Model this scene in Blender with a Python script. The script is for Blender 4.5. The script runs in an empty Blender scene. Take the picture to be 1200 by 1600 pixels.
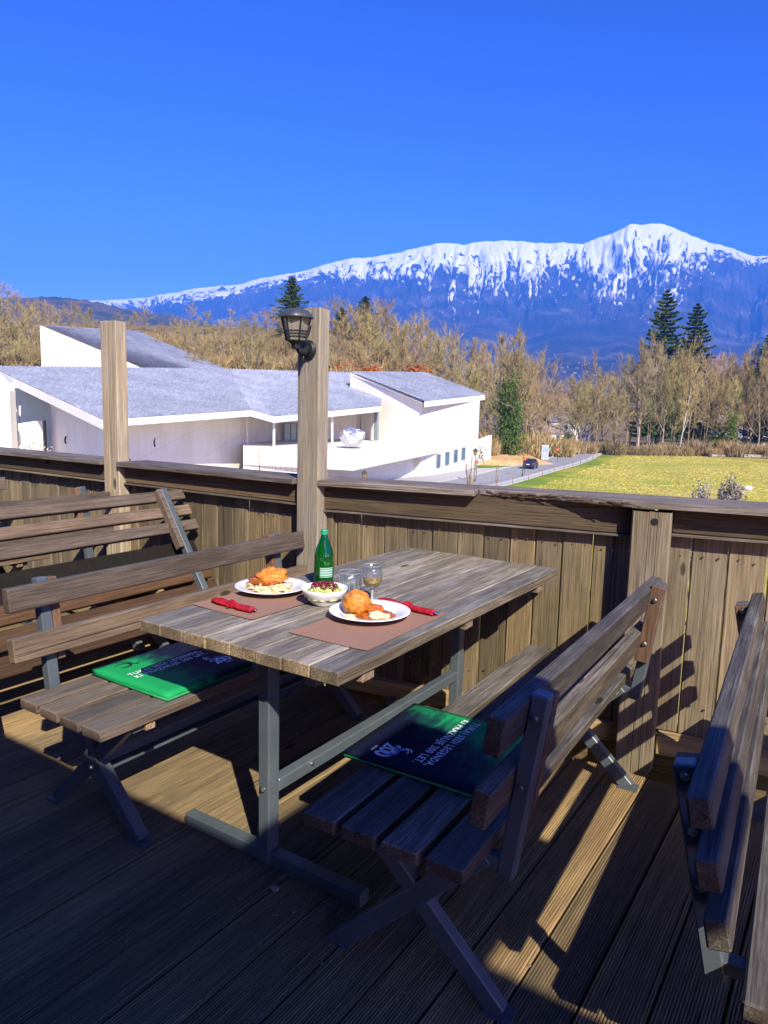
import bpy, bmesh, math, random
import numpy as np
from mathutils import Vector, Matrix, noise as mnoise

S = bpy.context.scene
COL = S.collection
R = math.radians
random.seed(7)

# ------------------------------------------------------------------ camera, sky, sun, exposure
cam_d = bpy.data.cameras.new('camera'); cam = bpy.data.objects.new('camera', cam_d); COL.objects.link(cam)
S.camera = cam
YAW, PITCH, ROLL = R(33.256), R(8.090), R(1.406)
cam.location = (0, 0, 1.411)
_r0 = Vector((math.cos(YAW), math.sin(YAW), 0))
_f = Vector((-math.sin(YAW) * math.cos(PITCH), math.cos(YAW) * math.cos(PITCH), -math.sin(PITCH)))
_u0 = _r0.cross(_f)
_r = _r0 * math.cos(ROLL) + _u0 * math.sin(ROLL)
_u = -_r0 * math.sin(ROLL) + _u0 * math.cos(ROLL)
cam.rotation_euler = Matrix((_r, _u, -_f)).transposed().to_euler()
cam_d.sensor_fit = 'VERTICAL'; cam_d.sensor_height = 36.0
cam_d.lens = 36.0 * 1150.14 / 1600.0
cam_d.clip_start = 0.05; cam_d.clip_end = 60000.0

SUN = Vector((1.023, -0.79, 1.0)).normalized()          # towards the sun
SUN_EL = math.asin(SUN.z)
W = bpy.data.worlds.new('World'); S.world = W; W.use_nodes = True
nt = W.node_tree; nt.nodes.clear()
sky = nt.nodes.new('ShaderNodeTexSky'); sky.sky_type = 'NISHITA'; sky.sun_disc = False
sky.sun_elevation = SUN_EL; sky.sun_rotation = math.atan2(SUN.x, SUN.y)
sky.altitude = 500; sky.air_density = 1.0; sky.dust_density = 0.5; sky.ozone_density = 1.5
tint = nt.nodes.new('ShaderNodeMix'); tint.data_type = 'RGBA'; tint.blend_type = 'MULTIPLY'
tint.inputs[0].default_value = 1.0
tint.inputs[7].default_value = (0.66, 0.47, 0.86, 1)
bg = nt.nodes.new('ShaderNodeBackground'); bg.inputs['Strength'].default_value = 0.0285
wo = nt.nodes.new('ShaderNodeOutputWorld')
gam = nt.nodes.new('ShaderNodeGamma'); gam.inputs[1].default_value = 2.0; nt.links.new(sky.outputs[0], gam.inputs[0]); hs = nt.nodes.new('ShaderNodeHueSaturation'); hs.inputs['Saturation'].default_value = 1.10; nt.links.new(gam.outputs[0], hs.inputs['Color']); nt.links.new(hs.outputs[0], tint.inputs[6]); nt.links.new(tint.outputs[2], bg.inputs[0]); nt.links.new(bg.outputs[0], wo.inputs[0])

sun_d = bpy.data.lights.new('sun', 'SUN'); sun_d.energy = 5.0; sun_d.angle = R(0.5); sun_d.color = (1.0, 0.90, 0.75)
sun = bpy.data.objects.new('sun', sun_d); COL.objects.link(sun); sun.location = (30, -25, 40)
sun.rotation_euler = SUN.to_track_quat('Z', 'Y').to_euler()

S.view_settings.view_transform = 'Standard'; S.view_settings.look = 'None'
S.view_settings.exposure = 1.0; S.view_settings.gamma = 1.0; S.view_settings.use_curve_mapping = False
S.render.engine = 'CYCLES'
cy = S.cycles
cy.use_denoising = True
cy.max_bounces = 8; cy.diffuse_bounces = 3; cy.glossy_bounces = 3; cy.transmission_bounces = 8; cy.transparent_max_bounces = 8; cy.volume_bounces = 1
cy.caustics_reflective = False; cy.caustics_refractive = False

# ------------------------------------------------------------------ helpers
F_ = 1150.14
def aim(px, py):
    """bearing (sideways per unit of depth) and slope (rise per unit of depth) of a sight line of the site survey"""
    px = np.asarray(px, float); py = np.asarray(py, float)
    la = Vector((math.cos(YAW), math.sin(YAW), 0)); da = Vector((-math.sin(YAW), math.cos(YAW), 0))
    g = lambda ax: _f.dot(ax) + (px-600)/F_*_r.dot(ax) - (py-800)/F_*_u.dot(ax)
    d = g(da); return g(la)/d, g(Vector((0,0,1)))/d

def VF(lat, dep, z):
    """a point given across / along the valley direction"""
    return Vector((math.cos(YAW) * lat - math.sin(YAW) * dep, math.sin(YAW) * lat + math.cos(YAW) * dep, z))

class MB:
    def __init__(self): self.v = []; self.f = []
    def add(self, vs, fs):
        n = len(self.v); self.v += [tuple(p) for p in vs]; self.f += [tuple(i + n for i in f) for f in fs]; return self
    def box(self, x0, x1, y0, y1, z0, z1):
        return self.add([(x0,y0,z0),(x1,y0,z0),(x1,y1,z0),(x0,y1,z0),(x0,y0,z1),(x1,y0,z1),(x1,y1,z1),(x0,y1,z1)],
                        [(3,2,1,0),(4,5,6,7),(0,1,5,4),(1,2,6,5),(2,3,7,6),(3,0,4,7)])
    def bar(self, a, b, w, h, up=(0,0,1)):
        """square bar from a to b: w across, h along up"""
        a = Vector(a); b = Vector(b); d = (b - a).normalized(); up = Vector(up)
        s = d.cross(up).normalized(); t = s.cross(d).normalized()
        c = []
        for p in (a, b):
            for (i, j) in ((-1,-1),(1,-1),(1,1),(-1,1)): c.append(p + s * (w/2*i) + t * (h/2*j))
        return self.add(c, [(0,1,2,3),(7,6,5,4),(0,4,5,1),(1,5,6,2),(2,6,7,3),(3,7,4,0)])
    def tube(self, pts, rad, n=8, cap=True):
        pts = [Vector(p) for p in pts]; rs = rad if isinstance(rad, (list, tuple)) else [rad] * len(pts)
        vs = []; fs = []
        ref = Vector((0.31, 0.2, 0.93))
        for i, p in enumerate(pts):
            d = (pts[min(i+1, len(pts)-1)] - pts[max(i-1, 0)]).normalized()
            if abs(d.dot(ref)) > 0.97: ref = Vector((0.9, -0.3, 0.1))
            s = d.cross(ref).normalized(); t = d.cross(s)
            for k in range(n):
                a = 2 * math.pi * k / n; vs.append(p + (s * math.cos(a) + t * math.sin(a)) * rs[i])
        for i in range(len(pts)-1):
            for k in range(n):
                fs.append((i*n+k, i*n+(k+1) % n, (i+1)*n+(k+1) % n, (i+1)*n+k))
        if cap: fs += [tuple(range(n-1, -1, -1)), tuple((len(pts)-1)*n + k for k in range(n))]
        return self.add(vs, fs)
    def lathe(self, prof, n=24, c=(0,0,0), wob=None, closed=False):
        vs = []; fs = []
        for i, (r, z) in enumerate(prof):
            for k in range(n):
                a = 2 * math.pi * k / n; q = 1.0 if wob is None else wob(a, i)
                vs.append((c[0] + r*q*math.cos(a), c[1] + r*q*math.sin(a), c[2] + z))
        m = len(prof)
        for i in range(m if closed else m-1):
            j = (i+1) % m
            for k in range(n): fs.append((i*n+k, i*n+(k+1) % n, j*n+(k+1) % n, j*n+k))
        return self.add(vs, fs)
    def prism(self, poly, z0, z1):
        """vertical prism over a plan polygon (x,y); z1 may be a list of heights per corner"""
        n = len(poly); t = z1 if isinstance(z1, (list, tuple)) else [z1]*n; b = z0 if isinstance(z0, (list, tuple)) else [z0]*n
        vs = [(p[0], p[1], b[i]) for i, p in enumerate(poly)] + [(p[0], p[1], t[i]) for i, p in enumerate(poly)]
        fs = [tuple(range(n-1, -1, -1)), tuple(range(n, 2*n))] + [(i, (i+1) % n, n+(i+1) % n, n+i) for i in range(n)]
        return self.add(vs, fs)
    def mesh(self, name, bevel=0.0, smooth=False, segs=1):
        me = bpy.data.meshes.new(name); me.from_pydata([tuple(p) for p in self.v], [], self.f)
        bm = bmesh.new(); bm.from_mesh(me)
        bmesh.ops.recalc_face_normals(bm, faces=bm.faces)
        if bevel > 0:
            es = [e for e in bm.edges if len(e.link_faces) == 2 and e.calc_face_angle(0) > 0.5]
            bmesh.ops.bevel(bm, geom=es, offset=bevel, segments=segs, affect='EDGES', profile=0.6, clamp_overlap=True)
        if smooth:
            for f in bm.faces: f.smooth = True
        bm.to_mesh(me); bm.free(); me.update(); return me

def link(name, me, mat=None, parent=None, loc=(0,0,0), rot=(0,0,0)):
    o = bpy.data.objects.new(name, me); COL.objects.link(o)
    o.location = loc; o.rotation_euler = rot
    if parent is not None: o.parent = parent
    if mat is not None and me is not None and not me.materials: me.materials.append(mat)
    return o
def part(name, mb, mat, parent=None, loc=(0,0,0), rot=(0,0,0), bevel=0.0, smooth=False, segs=1):
    return link(name, mb.mesh(name, bevel, smooth, segs), mat, parent, loc, rot)
def tag(o, label=None, cat=None, group=None, kind=None):
    if label: o['label'] = label
    if cat: o['category'] = cat
    if group: o['group'] = group
    if kind: o['kind'] = kind
    return o
def thing(name, label, cat, loc=(0,0,0), rz=0.0, group=None):
    o = bpy.data.objects.new(name, None); COL.objects.link(o); o.location = loc; o.rotation_euler = (0, 0, rz)
    o.empty_display_size = 0.1
    return tag(o, label, cat, group)
def copy_tree(o, loc, rz, label=None, scale=None, group=None):
    c = o.copy(); COL.objects.link(c); c.location = loc; c.rotation_euler = (0, 0, rz)
    if scale: c.scale = scale
    if label: c['label'] = label
    if group: c['group'] = group
    for ch in list(o.children):
        k = ch.copy(); COL.objects.link(k); k.parent = c
        for g in list(ch.children):
            q = g.copy(); COL.objects.link(q); q.parent = k
    return c
def fast_mesh(name, verts, faces, smooth=False, attr=None, attr_name='mask'):
    """numpy verts (n,3), faces (m,3 or 4)"""
    me = bpy.data.meshes.new(name); verts = np.asarray(verts, np.float32); faces = np.asarray(faces, np.int32)
    k = faces.shape[1]; m = len(faces)
    me.vertices.add(len(verts)); me.vertices.foreach_set('co', verts.ravel())
    me.loops.add(m*k); me.loops.foreach_set('vertex_index', faces.ravel())
    me.polygons.add(m); me.polygons.foreach_set('loop_start', np.arange(0, m*k, k, dtype=np.int32))
    if smooth: me.polygons.foreach_set('use_smooth', np.ones(m, bool))
    if attr is not None:
        a = me.attributes.new(attr_name, 'FLOAT', 'POINT'); a.data.foreach_set('value', np.asarray(attr, np.float32).ravel())
    me.update(calc_edges=True); me.validate(); return me

# numpy value noise
_rs = np.random.RandomState(3); _tab = _rs.rand(256, 256)
def vnoise(x, y):
    xi = np.floor(x).astype(int); yi = np.floor(y).astype(int); fx = x - xi; fy = y - yi
    fx = fx*fx*(3-2*fx); fy = fy*fy*(3-2*fy)
    g = lambda a, b: _tab[a & 255, b & 255]
    return (g(xi,yi)*(1-fx)+g(xi+1,yi)*fx)*(1-fy) + (g(xi,yi+1)*(1-fx)+g(xi+1,yi+1)*fx)*fy
def fbm(x, y, o=5, gain=0.5):
    s = 0; a = 1; t = 0
    for i in range(o): s = s + a*vnoise(x*2**i+17*i, y*2**i+31*i); t += a; a *= gain
    return s/t

# ------------------------------------------------------------------ materials
def newmat(name):
    m = bpy.data.materials.new(name); m.use_nodes = True; n = m.node_tree
    return m, n, n.nodes['Principled BSDF']
def N(n, typ, **kw):
    x = n.nodes.new(typ)
    for k, v in kw.items(): setattr(x, k, v)
    return x
def ramp(n, stops, interp='LINEAR'):
    r = n.nodes.new('ShaderNodeValToRGB'); r.color_ramp.interpolation = interp
    e = r.color_ramp.elements
    while len(e) < len(stops): e.new(0.5)
    for i, (p, c) in enumerate(stops):
        e[i].position = p; e[i].color = (c[0], c[1], c[2], 1) if hasattr(c, '__len__') else (c, c, c, 1)
    return r
def mixc(n, fac, a, b, mode='MIX'):
    m = n.nodes.new('ShaderNodeMix'); m.data_type = 'RGBA'; m.blend_type = mode
    for s, v in ((0, fac), (6, a), (7, b)):
        if hasattr(v, 'is_output') or hasattr(v, 'links'): n.links.new(v, m.inputs[s])
        elif s == 0: m.inputs[0].default_value = v
        else: m.inputs[s].default_value = (v[0], v[1], v[2], 1)
    return m.outputs[2]
def noise_at(n, vec, scale, detail=4, rough=0.6):
    t = n.nodes.new('ShaderNodeTexNoise'); t.inputs['Scale'].default_value = scale; t.inputs['Detail'].default_value = detail
    t.inputs['Roughness'].default_value = rough; n.links.new(vec, t.inputs['Vector']); return t.outputs['Fac']
def obj_vec(n, scale=(1,1,1), rnd=37.0):
    tc = n.nodes.new('ShaderNodeTexCoord'); oi = n.nodes.new('ShaderNodeObjectInfo')
    mp = n.nodes.new('ShaderNodeMapping'); mp.inputs['Scale'].default_value = scale
    n.links.new(tc.outputs['Object'], mp.inputs['Vector'])
    mu = n.nodes.new('ShaderNodeMath'); mu.operation = 'MULTIPLY'; mu.inputs[1].default_value = rnd; n.links.new(oi.outputs['Random'], mu.inputs[0])
    ad = n.nodes.new('ShaderNodeVectorMath'); ad.operation = 'ADD'; n.links.new(mp.outputs[0], ad.inputs[0]); n.links.new(mu.outputs[0], ad.inputs[1])
    return ad.outputs[0], oi.outputs['Random'], tc
def bump(n, bsdf, h, strength=0.3, dist=0.01):
    b = n.nodes.new('ShaderNodeBump'); b.inputs['Strength'].default_value = strength; b.inputs['Distance'].default_value = dist
    n.links.new(h, b.inputs['Height']); n.links.new(b.outputs[0], bsdf.inputs['Normal']); return b
def scalev(c, k): return tuple(x*k for x in c)

def wood(name, base, dark, light, axis='Y', grain=60.0, worn=None, worn_amt=0.5, rough=0.75, bstr=0.5, fresh=None):
    """weathered timber: long grain, knots, blotches, worn paler streaks, each piece its own tone"""
    m, n, b = newmat(name)
    lo = 0.022
    sc = {'X': (lo,1,1), 'Y': (1,lo,1), 'Z': (1,1,lo)}[axis]
    v, rnd, tc = obj_vec(n, sc)
    g1 = noise_at(n, v, grain, 5, 0.7)
    g2 = noise_at(n, v, grain*0.16, 3, 0.6)
    v2, _, _ = obj_vec(n, tuple(0.22 if s != 1 else 1 for s in sc), 19.0)
    bl = noise_at(n, v2, 9.0, 7, 0.72)
    r1 = ramp(n, [(0.34, dark), (0.5, base), (0.66, light)]); n.links.new(g1, r1.inputs[0])
    r2 = ramp(n, [(0.35, 0.80), (0.6, 1.06)]); n.links.new(g2, r2.inputs[0])
    c = mixc(n, 0.85, r1.outputs[0], r2.outputs[0], 'MULTIPLY')
    if worn is not None:
        r3 = ramp(n, [(0.46, 0.0), (0.62, 1.0)]); n.links.new(bl, r3.inputs[0])
        rg = ramp(n, [(0.40, 0.15), (0.60, 1.0)]); n.links.new(g1, rg.inputs[0])
        mm = n.nodes.new('ShaderNodeMath'); mm.operation = 'MULTIPLY'; n.links.new(r3.outputs[0], mm.inputs[0]); n.links.new(rg.outputs[0], mm.inputs[1])
        m2 = n.nodes.new('ShaderNodeMath'); m2.operation = 'MULTIPLY'; m2.inputs[1].default_value = worn_amt; n.links.new(mm.outputs[0], m2.inputs[0])
        c = mixc(n, m2.outputs[0], c, worn)
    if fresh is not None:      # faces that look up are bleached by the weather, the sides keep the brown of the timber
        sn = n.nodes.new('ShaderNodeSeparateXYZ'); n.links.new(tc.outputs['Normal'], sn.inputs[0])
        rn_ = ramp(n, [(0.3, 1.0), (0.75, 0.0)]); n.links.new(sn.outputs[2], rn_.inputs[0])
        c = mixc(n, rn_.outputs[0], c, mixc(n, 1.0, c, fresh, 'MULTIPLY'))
    # knots
    vk, _, _ = obj_vec(n, tuple(0.4 if s != 1 else 1 for s in sc), 53.0)
    vo = n.nodes.new('ShaderNodeTexVoronoi'); vo.inputs['Scale'].default_value = 4.2; vo.inputs['Randomness'].default_value = 1.0; n.links.new(vk, vo.inputs['Vector'])
    rk = ramp(n, [(0.03, 0.22), (0.055, 0.45), (0.07, 1.18), (0.11, 1.0)]); n.links.new(vo.outputs['Distance'], rk.inputs[0])
    c = mixc(n, 1.0, c, rk.outputs[0], 'MULTIPLY')
    vc, _, _ = obj_vec(n, tuple(0.012 if s != 1 else 1 for s in sc), 29.0)
    ck = noise_at(n, vc, 50.0, 3, 0.5); rck = ramp(n, [(0.295, 0.25), (0.325, 1.0)]); n.links.new(ck, rck.inputs[0])
    c = mixc(n, 1.0, c, rck.outputs[0], 'MULTIPLY')
    rt = ramp(n, [(0.0, (0.66,0.67,0.70)), (0.5, (1,1,1)), (1.0, (1.28,1.20,1.08))]); n.links.new(rnd, rt.inputs[0])
    c = mixc(n, 1.0, c, rt.outputs[0], 'MULTIPLY')
    n.links.new(c, b.inputs['Base Color']); b.inputs['Roughness'].default_value = rough
    b.inputs['Specular IOR Level'].default_value = 0.3
    bump(n, b, g1, bstr, 0.004)
    return m
def plain(name, col, rough=0.6, metal=0.0, spec=0.5, nscale=30.0, namt=0.25, bstr=0.1, bdist=0.003, alt=None):
    m, n, b = newmat(name); v, rnd, tc = obj_vec(n)
    f = noise_at(n, v, nscale, 5, 0.6)
    lo = scalev(col, 1-namt) if alt is None else alt
    r = ramp(n, [(0.35, lo), (0.65, scalev(col, 1+namt*0.5))]); n.links.new(f, r.inputs[0])
    n.links.new(r.outputs[0], b.inputs['Base Color'])
    b.inputs['Roughness'].default_value = rough; b.inputs['Metallic'].default_value = metal; b.inputs['Specular IOR Level'].default_value = spec
    if bstr: bump(n, b, f, bstr, bdist)
    return m

M = {}
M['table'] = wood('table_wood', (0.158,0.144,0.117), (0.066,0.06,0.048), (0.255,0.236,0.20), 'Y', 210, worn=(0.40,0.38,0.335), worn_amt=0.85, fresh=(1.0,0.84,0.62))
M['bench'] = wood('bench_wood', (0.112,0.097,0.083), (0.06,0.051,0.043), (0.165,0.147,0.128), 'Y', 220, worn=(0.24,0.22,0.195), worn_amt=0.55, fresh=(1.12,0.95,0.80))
M['bench_shaded'] = wood('shaded_bench_wood', (0.078,0.073,0.065), (0.04,0.037,0.032), (0.125,0.118,0.106), 'Y', 220, worn=(0.27,0.262,0.245), worn_amt=0.55, fresh=(0.85,0.76,0.62))  # bench wood darkened: shade of the right benches put into the colour
M['bench_red'] = wood('brown_bench_wood', (0.075,0.040,0.020), (0.035,0.019,0.010), (0.115,0.066,0.035), 'Y', 200)
M['strip'] = wood('strip_wood', (0.17,0.095,0.055), (0.08,0.045,0.025), (0.25,0.15,0.09), 'Z', 200)
M['support'] = wood('support_wood', (0.26,0.19,0.12), (0.13,0.09,0.055), (0.34,0.26,0.17), 'X', 60)
M['deck'] = wood('deck_wood', (0.285,0.208,0.105), (0.135,0.097,0.05), (0.39,0.295,0.16), 'Y', 200, worn=(0.13,0.105,0.07), worn_amt=0.8, rough=0.7)
M['fence'] = wood('fence_board_wood', (0.178,0.137,0.075), (0.075,0.057,0.03), (0.255,0.205,0.125), 'Z', 170, worn=(0.10,0.083,0.052), worn_amt=0.75)
M['fence_pale'] = wood('pale_fence_board_wood', (0.225,0.178,0.107), (0.105,0.081,0.047), (0.315,0.258,0.17), 'Z', 170, worn=(0.15,0.125,0.082), worn_amt=0.7)
M['post'] = wood('post_wood', (0.30,0.262,0.195), (0.155,0.133,0.095), (0.42,0.378,0.30), 'Z', 170, worn=(0.34,0.275,0.14), worn_amt=0.5)
M['post_dark'] = wood('grey_post_wood', (0.185,0.15,0.095), (0.085,0.066,0.04), (0.265,0.22,0.15), 'Z', 170, worn=(0.24,0.225,0.19), worn_amt=0.6)
M['cap'] = wood('cap_wood', (0.13,0.11,0.09), (0.05,0.042,0.034), (0.24,0.215,0.18), 'X', 180, worn=(0.30,0.28,0.25), worn_amt=0.6)
M['rail'] = wood('rail_wood', (0.115,0.082,0.044), (0.05,0.035,0.019), (0.175,0.13,0.075), 'X', 180)
M['beam'] = wood('beam_wood', (0.32,0.235,0.12), (0.18,0.13,0.065), (0.42,0.32,0.18), 'X', 45)

def metal_paint(name, col):
    m, n, b = newmat(name); v, rnd, tc = obj_vec(n)
    f = noise_at(n, v, 9.0, 6, 0.7); g = noise_at(n, v, 120.0, 3, 0.6)
    r = ramp(n, [(0.3, scalev(col, 0.8)), (0.6, col), (0.8, scalev(col, 1.25))]); n.links.new(f, r.inputs[0])
    rs = ramp(n, [(0.66, 0.0), (0.72, 1.0)]); n.links.new(g, rs.inputs[0])
    rr = ramp(n, [(0.5, 0.0), (0.7, 0.8)]); n.links.new(f, rr.inputs[0])
    mm = n.nodes.new('ShaderNodeMath'); mm.operation = 'MULTIPLY'; n.links.new(rs.outputs[0], mm.inputs[0]); n.links.new(rr.outputs[0], mm.inputs[1])
    c = mixc(n, mm.outputs[0], r.outputs[0], (0.30,0.24,0.15))
    n.links.new(c, b.inputs['Base Color']); b.inputs['Roughness'].default_value = 0.38; b.inputs['Specular IOR Level'].default_value = 0.5
    bump(n, b, g, 0.05, 0.001); return m
M['metal'] = metal_paint('grey_blue_metal', (0.086,0.108,0.122))
M['bolt'] = plain('zinc_bolt', (0.55,0.55,0.52), 0.35, 1.0)
M['black'] = plain('black_metal', (0.016,0.018,0.02), 0.45, 0.0, 0.5, 80, 0.3)
# ------------------------------------------------------------------ the terrace: deck, fences, posts
deck = tag(bpy.data.objects.new('deck', None), kind='structure'); COL.objects.link(deck)
def board_mesh(seed, w=0.142, y0=-1.7, y1=2.84, ribs=17):
    rnd = random.Random(seed); prof = []
    pitch = w/(ribs+1.0); x = -w/2
    prof.append((x, -0.008)); prof.append((x+0.003, -0.0015))
    x0 = -w/2 + pitch*0.6
    for i in range(ribs):
        a = x0 + i*pitch*1.0; d = rnd.uniform(-0.0005, 0.0004)
        prof += [(a, -0.0002+d), (a+pitch*0.42, -0.0002+d), (a+pitch*0.52, -0.0045), (a+pitch*0.90, -0.0045)]
    prof += [(w/2-0.003, -0.0015), (w/2, -0.008), (w/2, -0.026), (-w/2, -0.026)]
    m = MB(); n = len(prof); ys = [y0 + rnd.uniform(-0.004, 0), (y0+y1)/2, y1 + rnd.uniform(-0.006, 0.006)]
    for y in ys: m.v += [(p[0], y, p[1]) for p in prof]
    for j in range(2):
        for i in range(n): k = (i+1) % n; m.f.append((j*n+i, j*n+k, (j+1)*n+k, (j+1)*n+i))
    m.f += [tuple(range(n)), tuple(range(3*n-1, 2*n-1, -1))]
    return m.mesh('deck_board')
bms = [board_mesh(s) for s in range(5)]
for me in bms: me.materials.append(M['deck'])
for i in range(-47, 19):
    o = link('deck_board', bms[random.randrange(5)], None, deck,
             (-0.306 - 0.074 + 0.148*i + random.uniform(-0.001, 0.001), 0, random.uniform(-0.0012, 0.0012)), (random.uniform(-0.0004, 0.0004), random.uniform(-0.006, 0.006), 0))
part('joist', MB().box(-7.4, 2.6, -1.7, 2.80, -0.20, -0.032), M['rail'], deck)
for x in (-6.9, -4.6, -2.3, 0.0, 2.3):
    for y in (-1.4, 2.55): part('deck_pile', MB().box(x-0.09, x+0.09, y-0.09, y+0.09, -8.4, -0.205), M['post_dark'], deck)

def fence(root, s0, s1, w, gap, mat, cuts=(), z0=0.07, z1=1.02, seed=1):
    rnd = random.Random(seed); s = s0; meshes = {}; sc_ = MB()
    while s < s1:
        ww = w * rnd.choice((0.96, 1.0, 1.04)); key = round(ww, 4)
        if key not in meshes:
            me = MB().box(-ww/2, ww/2, 0, 0.022, z0, z1).mesh('fence_board', 0.006); me.materials.append(mat); meshes[key] = me
        link('fence_board', meshes[key], None, root, (s+ww/2, rnd.uniform(-0.005, 0.006), rnd.uniform(-0.006, 0.004)), (0, rnd.uniform(-0.003, 0.003), rnd.uniform(-0.012, 0.012)))
        for zz in (0.84, 0.20):
            for fx in (0.28, 0.72): px_ = s + ww*fx + rnd.uniform(-0.006, 0.006); pz_ = zz + rnd.uniform(-0.012, 0.012); sc_.tube([(px_, -0.0045, pz_), (px_, 0.002, pz_)], 0.0042, 6)
        s += ww + gap * rnd.choice((0.1, 0.2, 0.3, 1.0))
    tag(part('screw_heads', sc_, M['bolt'], root), kind='stuff')
# left fence, square to the boards; the face of its boards lies on y = 2.88
lf = thing('board_fence', 'long weathered board fence behind the left benches, pale vertical boards', 'fence', (0, 2.88, 0))
fence(lf, -6.9, -3.80, 0.108, 0.004, M['fence_pale'], seed=2)
fence(lf, -3.795, -2.27, 0.113, 0.005, M['fence'], seed=5)
def plank(name, s0, s1, y0, y1, z0, z1, mat, parent, bev=0.004): return part(name, MB().box(s0, s1, y0, y1, z0, z1), mat, parent, bevel=bev)
plank('cap_rail', -6.9, -3.888, -0.105, 0.125, 1.022, 1.052, M['cap'], lf); plank('cap_rail', -3.737, -2.363, -0.105, 0.125, 1.022, 1.052, M['cap'], lf)
plank('rail', -6.9, -3.90, -0.046, -0.006, 0.925, 1.019, M['rail'], lf); plank('rail', -3.73, -2.37, -0.046, -0.006, 0.925, 1.019, M['rail'], lf)
plank('rail_lip', -6.9, -3.90, -0.056, -0.006, 0.912, 0.923, M['cap'], lf, 0.002); plank('rail_lip', -3.73, -2.37, -0.056, -0.006, 0.912, 0.923, M['cap'], lf, 0.002)
plank('lower_beam', -6.9, -2.40, -0.05, -0.005, 0.02, 0.085, M['beam'], lf); plank('skirt_board', -6.9, -2.25, 0.004, 0.02, -1.2, 0.06, M['rail'], lf)
# right fence, turned by nine degrees
rf = thing('board_fence', 'olive brown board fence behind the table, under a cap rail with a split edge', 'fence', (-2.25, 2.893, 0), R(9))
fence(rf, -0.055, 1.40, 0.122, 0.005, M['fence'], seed=9)
fence(rf, 1.415, 3.3, 0.140, 0.008, M['fence_pale'], z0=0.075, seed=12)
plank('skirt_board', 0.0, 3.3, 0.024, 0.04, -1.2, 0.10, M['rail'], rf)
tilt = thing('cap_rail', None, None); tilt.parent = rf; tilt.rotation_euler = (0, -0.0066, 0)
plank('plank', 0.02, 0.81, -0.105, 0.14, 1.024, 1.054, M['cap'], tilt)
edge = [(0.813,-0.042),(0.86,-0.05),(0.90,-0.044),(0.95,-0.056),(1.02,-0.05),(1.08,-0.064),(1.13,-0.058),(1.2,-0.078),(1.27,-0.088),(1.33,-0.107),(1.40,-0.116),(1.47,-0.126),(1.7,-0.128),(3.3,-0.128)]
mb = MB().prism(edge + [(3.3,0.14),(0.813,0.14)], 1.027, 1.0545); part('plank', mb, M['cap'], tilt, bevel=0.002)
mb = MB(); sh = random.Random(4)
for i in range(26):
    s = 0.83 + i*0.024 + sh.uniform(-0.01, 0.01); y = np.interp(s, [e[0] for e in edge], [e[1] for e in edge])
    mb.bar((s, y-0.003, 1.030+sh.uniform(0, 0.018)), (s+sh.uniform(0.03, 0.12), y-0.004-sh.uniform(0, 0.012), 1.028+sh.uniform(0, 0.02)), 0.004, 0.003)
tag(part('splinter', mb, M['bench_red'], tilt), kind='stuff')
plank('rail', -0.02, 1.468, -0.046, -0.006, 0.905, 1.0265, M['rail'], tilt); plank('rail', 1.63, 3.3, -0.046, -0.006, 0.925, 1.0265, M['rail'], tilt)
plank('rail_lip', -0.02, 1.468, -0.054, -0.006, 0.893, 0.903, M['cap'], tilt, 0.002); plank('rail_lip', 1.63, 3.3, -0.056, -0.006, 0.912, 0.923, M['cap'], tilt, 0.002)
plank('lower_beam', 1.63, 3.3, -0.085, -0.004, 0.005, 0.082, M['beam'], rf); plank('lower_beam', 0.06, 1.46, -0.05, -0.004, 0.005, 0.082, M['beam'], rf)

def crack_post(name, label, w, d, z0, z1, loc, rz, mat, chamfer=0.0):
    t = thing(name, label, 'post', loc, rz)
    a, b, c = w/2, d/2, 0.006
    pl = [(-a+c,-b),(-0.012,-b),(-0.010,-b+0.005),(-0.008,-b),(0.022,-b),(0.0235,-b+0.006),(0.025,-b),(a-c,-b),(a,-b+c),(a,b-c),(a-c,b),(-a+c,b),(-a,b-c),(-a,-b+c)]
    rn = random.Random(int(w*1000+z1*10)); top = [z1 + rn.uniform(-0.006, 0.006) for _ in pl]
    bot = [z0 + (0.07 if (chamfer and p[0] > 0.03) else 0.0) for p in pl]
    part('shaft', MB().prism(pl, bot, top), mat, t); return t
p1 = crack_post('wooden_post', 'pale wooden post without a lamp, standing before the museum roof', 0.147, 0.078, -0.1, 1.872, (-3.8125, 2.839, 0), 0, M['post'])
p2 = crack_post('wooden_post', 'tall weathered wooden post carrying the black lantern', 0.137, 0.078, -0.1, 1.868, (-2.2925, 2.839, 0), 0, M['post'])
p3 = crack_post('wooden_post', 'short cracked grey fence post ending under the cap rail, in front of the right boards', 0.151, 0.07, -0.12, 1.022, (-2.25+1.549*math.cos(R(9))+0.085*math.sin(R(9)), 2.893+1.549*math.sin(R(9))-0.085*math.cos(R(9)), 0), R(9), M['post_dark'], 1)
part('bolt_hole', MB().tube([(0.012,-0.0365,0.985),(0.012,-0.030,0.985)], 0.015, 12), M['black'], p3)

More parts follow.
